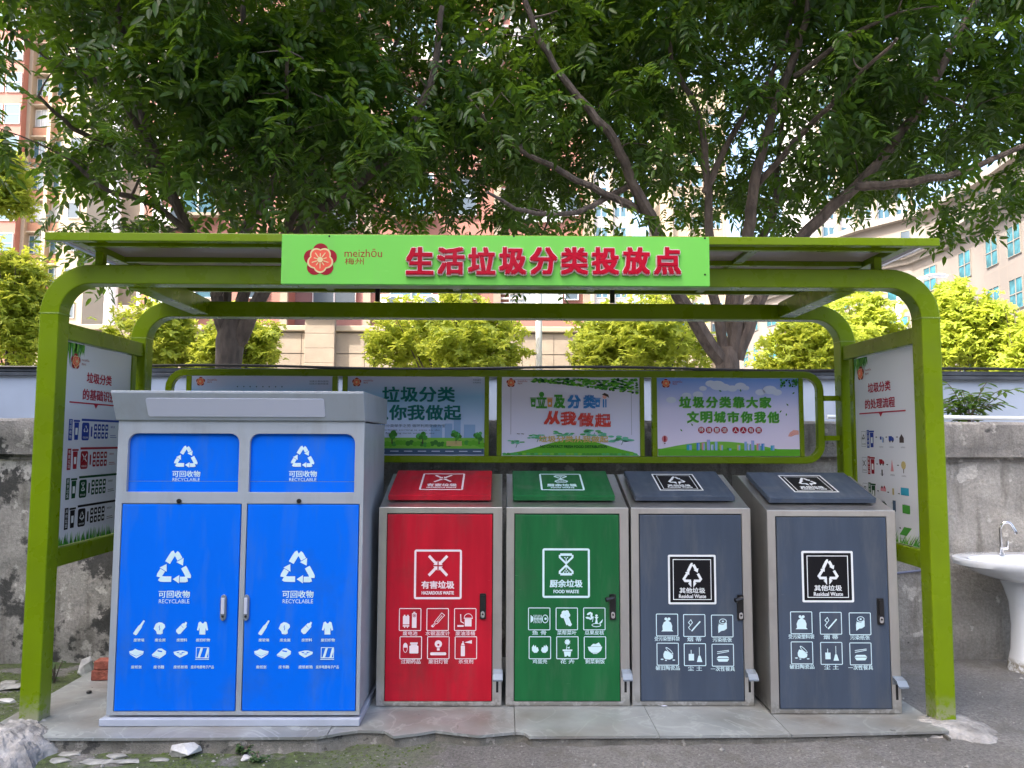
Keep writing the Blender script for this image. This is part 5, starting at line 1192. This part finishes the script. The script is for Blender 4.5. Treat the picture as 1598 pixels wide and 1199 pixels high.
def whorl(seed, n=7, L=.14, W=.055):
    r_ = np.random.default_rng(seed); V = []
    for i in range(n):
        q = leaf_quads(L*r_.uniform(.7, 1.15), W); V.append(q @ rotm(i*6.283/n+r_.uniform(-.3, .3), r_.uniform(-.35, .65), r_.uniform(-.4, .4)).T)
    return np.concatenate(V)
def place(templ, pos, yaw, pitch, roll, sc, r_):
    """copy leaf templates to many places, as one mesh"""
    out = []; tint = []
    cy_, sy_, cp, sp, cr, sr = np.cos(yaw), np.sin(yaw), np.cos(pitch), np.sin(pitch), np.cos(roll), np.sin(roll)
    Rm = np.empty((len(pos), 3, 3))
    Rm[:, 0, 0] = cy_*cp; Rm[:, 0, 1] = cy_*sp*sr-sy_*cr; Rm[:, 0, 2] = cy_*sp*cr+sy_*sr
    Rm[:, 1, 0] = sy_*cp; Rm[:, 1, 1] = sy_*sp*sr+cy_*cr; Rm[:, 1, 2] = sy_*sp*cr-cy_*sr
    Rm[:, 2, 0] = -sp; Rm[:, 2, 1] = cp*sr; Rm[:, 2, 2] = cp*cr
    idx = r_.integers(0, len(templ), len(pos))
    for t in range(len(templ)):
        m_ = idx == t
        if not m_.any(): continue
        V = np.einsum('nij,kj->nki', Rm[m_], templ[t])*sc[m_][:, None, None]+pos[m_][:, None, :]
        out.append(V.reshape(-1, 3))
    return np.concatenate(out)
def leaf_mesh(name, V, key, seed):
    n = len(V)//6; me = bpy.data.meshes.new(name); me.vertices.add(len(V)); me.vertices.foreach_set('co', V.astype(np.float32).ravel())
    F = (np.arange(n)[:, None, None]*6+LQ[None]).reshape(-1, 4); nf = len(F)
    me.loops.add(nf*4); me.loops.foreach_set('vertex_index', F.ravel().astype(np.int32)); me.polygons.add(nf); me.polygons.foreach_set('loop_start', (np.arange(nf)*4).astype(np.int32))
    r_ = np.random.default_rng(seed); t = np.repeat(np.clip(r_.beta(2, 2.6, n), 0, 1), 6).astype(np.float32)
    a = me.attributes.new('tint', 'FLOAT', 'POINT'); a.data.foreach_set('value', t); me.materials.append(M[key]); me.update(calc_edges=True); me.validate(); return me
def bez(a, b, sag, n=5):
    a, b = Vector(a), Vector(b); mid = (a+b)/2+Vector(sag); return [a*(1-t)**2+mid*2*t*(1-t)+b*t*t for t in [k/(n-1) for k in range(n)]]
def thin(px, py, holes):
    p = 1.
    for (hx, hy, rx, ry, k) in holes:
        if ((px-hx)/rx)**2+((py-hy)/ry)**2 < 1: p = min(p, k)
    return p
def proj(p):
    v = Vector(p)-Vector((0, 0, CAM_H)); d_ = v.dot(_f); return 799+FPX*v.dot(_r2)/d_, 599.5-FPX*v.dot(_u2)/d_
def big_tree(name, label, base, trunk_pts, trunk_r, limbs, crown, nclus, seed, holes, lowline, scar=None):
    r_ = np.random.default_rng(seed); random.seed(seed)
    root = empty(name, base, label, 'tree'); mb = MB(); mb.tube(trunk_pts, trunk_r, 14)
    for pts, r0, r1 in limbs:
        P = [Vector(p) for p in pts]; Q = []
        for i in range(len(P)-1):
            for s in range(4):
                t = s/4; p0, p1, p2, p3 = P[max(0, i-1)], P[i], P[i+1], P[min(len(P)-1, i+2)]
                Q.append(.5*((2*p1)+(-p0+p2)*t+(2*p0-5*p1+4*p2-p3)*t*t+(-p0+3*p1-3*p2+p3)*t**3)+Vector([random.uniform(-.012, .012) for _ in range(3)]))
        Q.append(P[-1]); n_ = len(Q); mb.tube(Q, [r0+(r1-r0)*k/(n_-1) for k in range(n_)], 8)
        pts[:] = Q
    obj('trunk', mb, 'bark', root, sm=True)
    if scar: c_, rr_, dr = scar; q = MB(); q.lathe([(rr_*1.15, -.03), (rr_*1.2, .0), (rr_, .012), (.01, .014)], (0, 0, 0), 16, rx=.9, ry=1.); mt = Vector(dr).to_track_quat('Z', 'Y').to_matrix(); q.v = [tuple(mt @ Vector(p)+Vector(c_)) for p in q.v]; obj('pruning_scar', q, 'scar', root, sm=True)
    nodes = [(Vector(p), r0+(r1-r0)*k/len(pts)) for pts, r0, r1 in limbs for k, p in enumerate(pts) if k > 2]
    cen = []; tries = 0; wts = np.array([c[2]*0+c[1][0]*c[1][1]*c[1][2] for c in crown]); wts = wts/wts.sum()
    while len(cen) < nclus and tries < nclus*60:
        tries += 1; c, rad = crown[r_.choice(len(crown), p=wts)][:2]; u = r_.normal(size=3); u /= np.linalg.norm(u); u *= r_.uniform(.12, 1)**.42; p = np.array(c)+u*np.array(rad)
        if p[1] < 4.9+.25*max(0, 4.2-p[2]): continue
        px, py = proj(p)
        if py > lowline(px)+r_.normal()*12: continue
        if -80 < px < 1700 and py > -60 and r_.random() > thin(px, py, holes): continue
        cen.append(p)
    cen = np.array(cen); br = MB(); comp = [compound(seed*10+k, n=4+k % 3) for k in range(6)]; pos = []; yaw = []; pit = []; rol = []; sc = []
    nv = np.array([list(n_[0]) for n_ in nodes])
    order = np.argsort([np.linalg.norm(nv-c, axis=1).min() for c in cen])
    for c in cen[order]:
        dd = np.linalg.norm(nv-c, axis=1)+(nv[:, 2] > c[2]+.25)*.5; j = int(np.argmin(dd)); a = nodes[j][0]; dist = dd[j]
        if dist < 2.6:
            path = bez(a, c, (r_.normal()*.1, r_.normal()*.1, .12*dist), 6); r0 = min(nodes[j][1]*.6, .010+.011*dist); br.tube(path, [r0*(1-.7*k/5) for k in range(6)], 5, cap=False); nodes += [(p_, r0*.8) for p_ in path[2:]]; nv = np.vstack([nv, [list(p_) for p_ in path[2:]]])
            dirv = (path[-1]-path[-2]).normalized()
        else: dirv = Vector((r_.normal(), r_.normal(), .2)).normalized()
        by = math.atan2(dirv.y, dirv.x); n_ = int(r_.integers(8, 14))
        for k in range(n_):
            o = r_.normal(size=3)*np.array([.15, .15, .11]); pos.append(c+o); yaw.append(by+r_.normal()*1.25 if k % 2 else r_.uniform(0, 6.28)); pit.append(r_.uniform(-.25, .9)); rol.append(r_.normal()*.45); sc.append(r_.uniform(.72, 1.12))
    obj('branches', br, 'bark', root, sm=True, recalc=False)['kind'] = 'stuff'
    V = place(comp, np.array(pos), np.array(yaw), np.array(pit), np.array(rol), np.array(sc), r_)-np.array(base)
    me = leaf_mesh('crown', V, 'leaf', seed); o = bpy.data.objects.new('crown', me); COL.objects.link(o); o.parent = root; o['kind'] = 'stuff'
    return root
def LP(lst, Y0, dY):                             # limb given as photo pixels with depth drifting from Y0
    n = len(lst); return [(at(px, py, Y0+dY*k/(n-1))[0], Y0+dY*k/(n-1), at(px, py, Y0+dY*k/(n-1))[1]) for k, (px, py) in enumerate(lst)]
TB = (at(358, 575, 8)[0], 8., GZ)
f1 = at(360, 520, 8)
limbs = [(LP([(352, 530), (338, 470), (337, 440), (300, 370), (245, 250), (215, 165), (190, 40), (170, -80)], 8, -.9), .07, .025),
         (LP([(358, 530), (352, 450), (380, 370), (402, 280), (395, 150), (380, 20), (400, -120)], 8, .6), .07, .025),
         (LP([(366, 535), (385, 450), (448, 365), (478, 275), (487, 190), (500, 60), (520, -90)], 8, -.5), .075, .025),
         (LP([(368, 540), (405, 468), (470, 362), (530, 305), (600, 252), (650, 180), (680, 100), (690, 10)], 8, -1.3), .085, .025),
         (LP([(345, 480), (300, 375), (240, 320), (167, 297), (110, 250)], 7.9, -1.2), .05, .015),
         (LP([(300, 372), (233, 255), (170, 228), (113, 200), (60, 150)], 7.9, -1.6), .045, .014),
         (LP([(245, 250), (180, 147), (90, 100), (10, 43)], 7.4, -1.0), .04, .014),
         (LP([(402, 280), (330, 180), (290, 80), (270, -20)], 8.2, 1.2), .05, .015),
         (LP([(478, 275), (560, 180), (620, 60), (640, -60)], 7.8, 1.5), .05, .015),
         (LP([(380, 370), (420, 300), (440, 200), (450, 80)], 8.2, -2.0), .04, .013)]
holesL = [(20, 240, 50, 220, .04), (75, 150, 60, 110, .35), (95, 320, 60, 60, .35), (325, 245, 34, 34, .1), (240, 310, 130, 55, .25), (140, 110, 50, 50, .4), (165, 60, 30, 50, .3), (480, 330, 90, 40, .5), (752, 30, 26, 70, .08), (170, 190, 60, 60, .55), (380, 345, 190, 26, .5)]
lowL = lambda px: 350+95*math.exp(-((px-215)/38)**2)*1.0 if px < 700 else 340
cL = lambda px, py, Y=8.: (at(px, py, Y)[0], Y, at(px, py, Y)[1])
big_tree('broadleaf_tree', 'large broadleaf tree with a dark forked trunk behind the shelter roof, left', TB, [(TB[0], 8, GZ-.1), (TB[0], 8, GZ+.35), (TB[0]-.02, 8, 2.0), (f1[0], 8, f1[1]-.08), (f1[0]+.02, 8, f1[1]+.15)], [.17, .135, .125, .150, .11], limbs,
         [(cL(370, 90), (2.9, 2.7, 2.5), 0), (cL(230, 190, 7.4), (2.0, 1.8, 1.5), 0), (cL(560, 210, 7.6), (1.5, 1.8, 1.4), 0), (cL(370, -160, 8), (2.8, 2.8, 1.6), 0)], 700, 3, holesL, lowL)
TB = (at(1133, 575, 8)[0], 8., GZ); f1 = at(1138, 560, 8)
limbs = [(LP([(1130, 572), (1090, 510), (1050, 440), (1023, 355), (988, 285), (960, 220), (900, 150), (840, 60), (800, -60)], 8, -1.4), .085, .022),
         (LP([(1135, 560), (1112, 450), (1108, 360), (1100, 250), (1090, 175), (1048, 90), (1043, -20)], 8, -.7), .06, .018),
         (LP([(1142, 560), (1150, 480), (1168, 360), (1175, 300), (1193, 225), (1223, 130), (1258, 30), (1270, -90)], 8, -1.0), .08, .027),
         (LP([(1150, 560), (1190, 460), (1263, 358), (1338, 290), (1393, 225), (1450, 140), (1500, 40), (1560, -60)], 8, -1.4), .08, .025),
         (LP([(1145, 540), (1140, 450), (1205, 340), (1215, 240), (1230, 140)], 8, .9), .06, .018),
         (LP([(1100, 300), (1150, 200), (1213, 100), (1240, 0)], 7.7, -.4), .04, .014),
         (LP([(1338, 290), (1400, 288), (1500, 268), (1590, 230), (1680, 200)], 7.2, -.9), .05, .015),
         (LP([(1180, 290), (1260, 200), (1330, 130), (1400, 60)], 7.6, -1.6), .035, .012),
         (LP([(1008, 330), (940, 300), (860, 260), (790, 220), (730, 150)], 7.5, -.9), .045, .012),
         (LP([(1240, 120), (1320, 60), (1400, 20)], 7.2, -.8), .03, .012), (LP([(988, 285), (900, 330), (820, 330), (760, 300)], 7.6, -1.5), .035, .012)]
holesR = [(905, 285, 45, 70, .35), (990, 300, 60, 50, .5), (1095, 310, 60, 45, .45), (1340, 330, 90, 50, .35), (752, 30, 26, 70, .08), (1300, 190, 40, 40, .6), (1480, 330, 60, 60, .5), (1445, 400, 70, 60, .1), (1140, 230, 40, 40, .65)]
def lowR(px):
    if px < 760: return 345
    if px < 960: return 365+75*math.exp(-((px-795)/50)**2)+40*math.exp(-((px-915)/25)**2)
    if px > 1520: return 330+120*min(1, (px-1520)/50)
    return 345
big_tree('broadleaf_tree', 'large broadleaf tree with a pruning scar on its trunk behind the shelter roof, right', TB, [(TB[0], 8, GZ-.1), (TB[0], 8, GZ+.3), (TB[0], 8, 1.9), (f1[0]-.02, 8, f1[1]-.1), (f1[0], 8, f1[1]+.12)], [.14, .105, .098, .13, .10], limbs,
         [(cL(1150, 70, 8.7), (3.5, 2.8, 2.6), 0), (cL(860, 200, 8.1), (1.6, 1.9, 1.7), 0), (cL(1480, 160, 7.9), (2.0, 1.9, 1.7), 0), (cL(1200, -180, 8), (3.6, 2.8, 1.6), 0)], 960, 5, holesR, lowR,
         scar=((at(1136, 612, 7.85)[0], 7.835, at(1136, 612, 7.85)[1]), .085, (0, -1, .05)))

# small sunlit trees behind the hoarding
def small_tree(i, px, pyt, hw, Y, label, grp='small yellow green trees behind the hoarding', key='bushleaf', pyb=585):
    r_ = np.random.default_rng(100+i); random.seed(100+i); x, zt_ = at(px, pyt, Y); zb_ = GZ+.3 if pyb > 500 else at(px, pyb, Y)[1]; rx = hw*Y/FPX
    root = empty('small_tree', (x, Y, GZ), label, 'tree', grp); cz0 = (zt_+zb_)/2; rz = (zt_-zb_)/2
    mb = MB(); tips = []
    mb.tube([(x, Y, GZ-.05), (x+.02, Y, zb_+.1), (x, Y, cz0)], [.06, .045, .03], 8)
    for k in range(11):
        a = r_.uniform(0, 6.28); e = r_.uniform(.3, 1.2); p = Vector((x+rx*.75*math.cos(a)*math.cos(e), Y+rx*.75*math.sin(a)*math.cos(e), cz0-.2+rz*.9*math.sin(e))); mb.tube(bez((x, Y, zb_+r_.uniform(0, .5)), p, (0, 0, .1), 5), [.028, .022, .017, .012, .007], 5)
    obj('trunk', mb, 'bark', root, sm=True); n_ = int(92*rx*rz*2.2)+50; pos = []; lob = []
    for k in range(17):
        u = r_.normal(size=3); u /= np.linalg.norm(u); u[2] = abs(u[2])*1.15-.35; lob.append((np.array([x, Y, cz0])+u*np.array([rx*.66, rx*.6, rz*.68])*r_.uniform(.7, 1.08), r_.uniform(.22, .46)))
    W = []
    for k in range(n_):
        c, s = lob[r_.integers(0, 17)]; u = r_.normal(size=3); u /= np.linalg.norm(u); u *= r_.uniform(.2, 1)**.35
        p = c+u*np.array([rx*s, rx*s, rz*s*1.1]); p[2] = max(p[2], zb_)
        for _ in range(5): pos.append(p+r_.normal(size=3)*.10)
    pos = np.array(pos); n_ = len(pos); wh = [whorl(900+k, n=6+k % 3) for k in range(5)]
    V = place(wh, pos, r_.uniform(0, 6.28, n_), r_.normal(size=n_)*.5, r_.normal(size=n_)*.5, r_.uniform(.7, 1.2, n_), r_)-np.array([x, Y, GZ])
    o = bpy.data.objects.new('crown', leaf_mesh('crown', V, key, i)); COL.objects.link(o); o.parent = root; o['kind'] = 'stuff'
for i, a in enumerate([(30, 362, 88, 14.5, 'tall yellow green small tree at the far left edge beside the shelter post'), (243, 446, 92, 16., 'small yellow green tree behind the left end of the shelter'), (372, 470, 74, 15.5, 'small yellow green tree right behind the left tree trunk'),
                       (690, 426, 146, 15.5, 'wide yellow green small tree in the middle behind the second poster'), (1012, 424, 136, 15.5, 'wide yellow green small tree left of the right tree trunk'), (1268, 470, 108, 16, 'yellow green small tree right of the right tree trunk'),
                       (1348, 432, 88, 17, 'tall yellow green small tree behind the right corner of the shelter'), (1500, 412, 78, 16, 'bright yellow green small tree beyond the right front post'), (1590, 436, 72, 15, 'bright yellow green small tree at the far right edge'), (-4, 196, 52, 13, 'taller sunlit tree cut by the left picture edge')]):
    small_tree(i, *a, pyb=400 if i == 9 else 585)

# weed growing at the wall top on the right, small plants on the ground
def plant(x, y, z, n_, L, label, seed, up=.8, key='weed', name='weed_plant', W=.02):
    r_ = np.random.default_rng(seed); mb = MB(); root = empty(name, (x, y, z), label, 'plant'); V = []; st = MB()
    for k in range(n_):
        a = r_.uniform(0, 6.28); sp = r_.uniform(.2, 1); tip = Vector((x+math.cos(a)*L*sp, y+math.sin(a)*L*sp*.6, z+L*up*r_.uniform(.5, 1.1))); path = bez((x, y, z), tip, (0, 0, L*.3), 6); st.tube(path, .003, 4)
        for p in path[1:]:
            for s in (-1, 1): V.append(leaf_quads(L*.26, W) @ rotm(a+s*1.0+r_.normal()*.3, r_.uniform(-.3, .5)).T+np.array(p))
        V.append(leaf_quads(L*.3, W) @ rotm(a, .3).T+np.array(path[-1]))
    obj('stem', st, 'bark', root); o = bpy.data.objects.new('foliage', leaf_mesh('foliage', np.concatenate(V)-np.array((x, y, z)), key, seed)); COL.objects.link(o); o.parent = root
xx, zz = at(1512, 650, 5.45); plant(xx, 5.45, 1.45, 26, .34, 'feathery dark weed growing on top of the wall on the right', 1, .9, 'leaf', W=.03)
for k, (px, py, L, lb) in enumerate(((378, 1186, .07, 'small leafy weed beside the pale broken stone'), (402, 1199, .06, 'small weed at the bottom edge right of the broken stone'), (85, 1068, .10, 'thin green weed growing behind the front left post'))):
    xx, yy = atg(px, py, -.09); plant(xx, yy, ground_h(xx, yy)-.003, 9 if k < 2 else 7, L, lb, 20+k, .55 if k < 2 else 1.2, W=.014)

# ================================================================ stones, brick, grit
M['stone'] = mat('pale_broken_stone', (.46, .46, .45, 1), .85, var=.25, vscale=12, bump=.5, bscale=40)
M['slabm'] = mat('dusty_stone_flake', (.26, .26, .24, 1), .9, var=.35, vscale=14, bump=.6, bscale=50)
M['grit'] = mat('grit', (.27, .265, .25, 1), .9, var=.3, vscale=30)
M['brick'] = mat('red_brick', (.30, .09, .06, 1), .9, var=.3, vscale=25, bump=.7, bscale=60)
def stone(px, py, sx, sy, sz, label, seed, key='stone', rot=0., name='stone', flat=.0):
    x, y = atg(px, py, -.08); z = ground_h(x, y) if key != 'brick' else -.0; r_ = random.Random(seed); bm = bmesh.new()
    for _ in range(16):
        v = Vector((r_.uniform(-1, 1), r_.uniform(-1, 1), r_.uniform(-.6, 1))); v = v.normalized()*r_.uniform(.8, 1); bm.verts.new((v.x*sx, v.y*sy, v.z*sz))
    bmesh.ops.convex_hull(bm, input=bm.verts); bmesh.ops.delete(bm, geom=[v for v in bm.verts if not v.link_faces], context='VERTS'); bmesh.ops.recalc_face_normals(bm, faces=bm.faces); me = bpy.data.meshes.new(name); bm.to_mesh(me); bm.free()
    o = _obj(name, me, key, None, bevel=.003); o.location = (x, y, z+sz*.35); o.rotation_euler = (0, 0, rot); tag(o, label, 'stone'); return o
stone(288, 1187, .085, .06, .045, 'largest pale broken stone at the bottom of the picture', 1)
stone(383, 1194, .03, .03, .02, 'small pale stone chip in front of the cabinet', 2)
stone(322, 1172, .035, .02, .012, 'thin pale chip lying behind the largest broken stone', 3)
stone(18, 1078, .10, .05, .03, 'flat white stone at the left edge behind the post', 4, 'slabm')
stone(10, 1100, .07, .04, .02, 'small pale flat stone left of the front left post', 14)
stone(134, 1050, .05, .06, .09, 'rounded grey rock leaning beside the brick', 5, rot=.3)
stone(182, 1188, .06, .025, .012, 'flat grey chip in front of the left footing', 6, 'slabm')
stone(40, 1190, .10, .035, .012, 'flat grey slab piece at the bottom left corner', 7, 'slabm'); stone(95, 1193, .06, .03, .012, 'flat grey slab piece right of the corner slab', 8, 'slabm'); stone(200, 1196, .10, .03, .010, 'flat mossy stone flake at the bottom edge', 9, 'slabm')
xx, yy = atg(158, 1062, 0); mb = MB(); mb.box((-.055, -.03, 0), (.065, .06, .055)); mb.box((-.045, -.025, .056), (.065, .055, .105)); o = _obj('brick', mb, 'brick', None, bevel=.006); o.location = (xx, yy+.02, .001); o.rotation_euler = (0, 0, .1); tag(o, 'broken red brick pieces with mortar beside the blue cabinet', 'brick')
FL = ['flat grey flake directly in front of the left footing', 'flat grey flake in the moss right of the left footing', 'long flat flake at the bottom edge left of the broken stone', 'small flake close to the platform edge, left of the broken stone', 'flat flake at the very bottom left corner',
      'flat flake at the left edge behind the post, near the wall', 'small flake close behind the left front post', 'thin flake touching the bottom edge beside the largest stone']
for k, (px, py, a_, b_) in enumerate(((60, 1176, .09, .035), (110, 1183, .07, .03), (150, 1196, .10, .03), (235, 1178, .05, .022), (20, 1197, .07, .03), (14, 1066, .06, .05), (48, 1058, .05, .03), (250, 1196, .06, .02))):
    stone(px, py, a_, b_, .010, FL[k], 40+k, 'slabm')['group'] = 'flat stone flakes in the moss'
gm = MB(); r_ = random.Random(5)
for k in range(2600):
    x, y = r_.uniform(-3.2, 3.4), r_.choice((r_.uniform(2.4, 3.45), r_.uniform(2.4, 4.9)))
    if XL-.02 < x < XR+.02 and y > yfront(min(max(x, XL), XR))-.01: continue
    s = r_.uniform(.002, .006)*(1 if r_.random() < .93 else 2.4); z = ground_h(x, y)+s*.25
    P = [(x+s*r_.uniform(.6, 1.3), y, z), (x, y+s*r_.uniform(.6, 1.3), z), (x-s*r_.uniform(.6, 1.3), y, z), (x, y-s*r_.uniform(.6, 1.3), z), (x, y, z+s*.8), (x, y, z-s)]
    gm.add(P, [(0, 1, 4), (1, 2, 4), (2, 3, 4), (3, 0, 4), (1, 0, 5), (2, 1, 5), (3, 2, 5), (0, 3, 5)])
o = _obj('gravel', gm, 'grit'); tag(o, 'loose grit and small pebbles scattered over the yard', None, kind='stuff')
# moss tufts
M['moss'] = mat('moss', (.075, .11, .02, 1), .95, var=.4, vscale=60, bump=.8, bscale=200)
gm = MB()
for k in range(9000):
    x, y = r_.uniform(-3.3, -.3), r_.uniform(2.6, 4.8)
    if x > XL-.02 and y > yfront(max(x, XL))-.015: continue
    if fbm(x*2.6, y*3.6, 9) < .02 : continue
    s = r_.uniform(.004, .011); z = ground_h(x, y)
    n_ = 6; P = [(x+s*math.cos(q*1.047)*r_.uniform(.7, 1.2), y+s*math.sin(q*1.047)*r_.uniform(.7, 1.2), z-.001) for q in range(n_)]+[(x, y, z+s*.5)]
    gm.add(P, [(q, (q+1) % n_, n_) for q in range(n_)])
o = _obj('moss', gm, 'moss', sm=True); tag(o, 'low green moss cushions on the damp left side of the yard', None, kind='stuff')

xx, yy = atg(139, 1082); mb = MB(); mb.lathe([(.011, .001), (.013, .002), (.013, .010), (.010, .013)], (xx, yy, 0), 14); tag(obj('bottle_cap', mb, 'blackpl', sm=True), 'small black bottle cap lying on the tiles left of the blue cabinet', 'bottle cap')
xx, yy = atg(1036, 1103); mb = MB(); mb.add([(xx-.016, yy, .0135), (xx-.004, yy-.010, .015), (xx+.018, yy-.002, .0145), (xx+.006, yy+.010, .019), (xx-.008, yy+.007, .016)], [(0, 1, 3, 4), (1, 2, 3)]); mb.v = [(p[0], p[1], p[2]-.010) for p in mb.v]; tag(obj('paper_scrap', mb, 'p_cloud', recalc=False), 'tiny crumpled white paper scrap on the tiles before the third bin', 'litter')
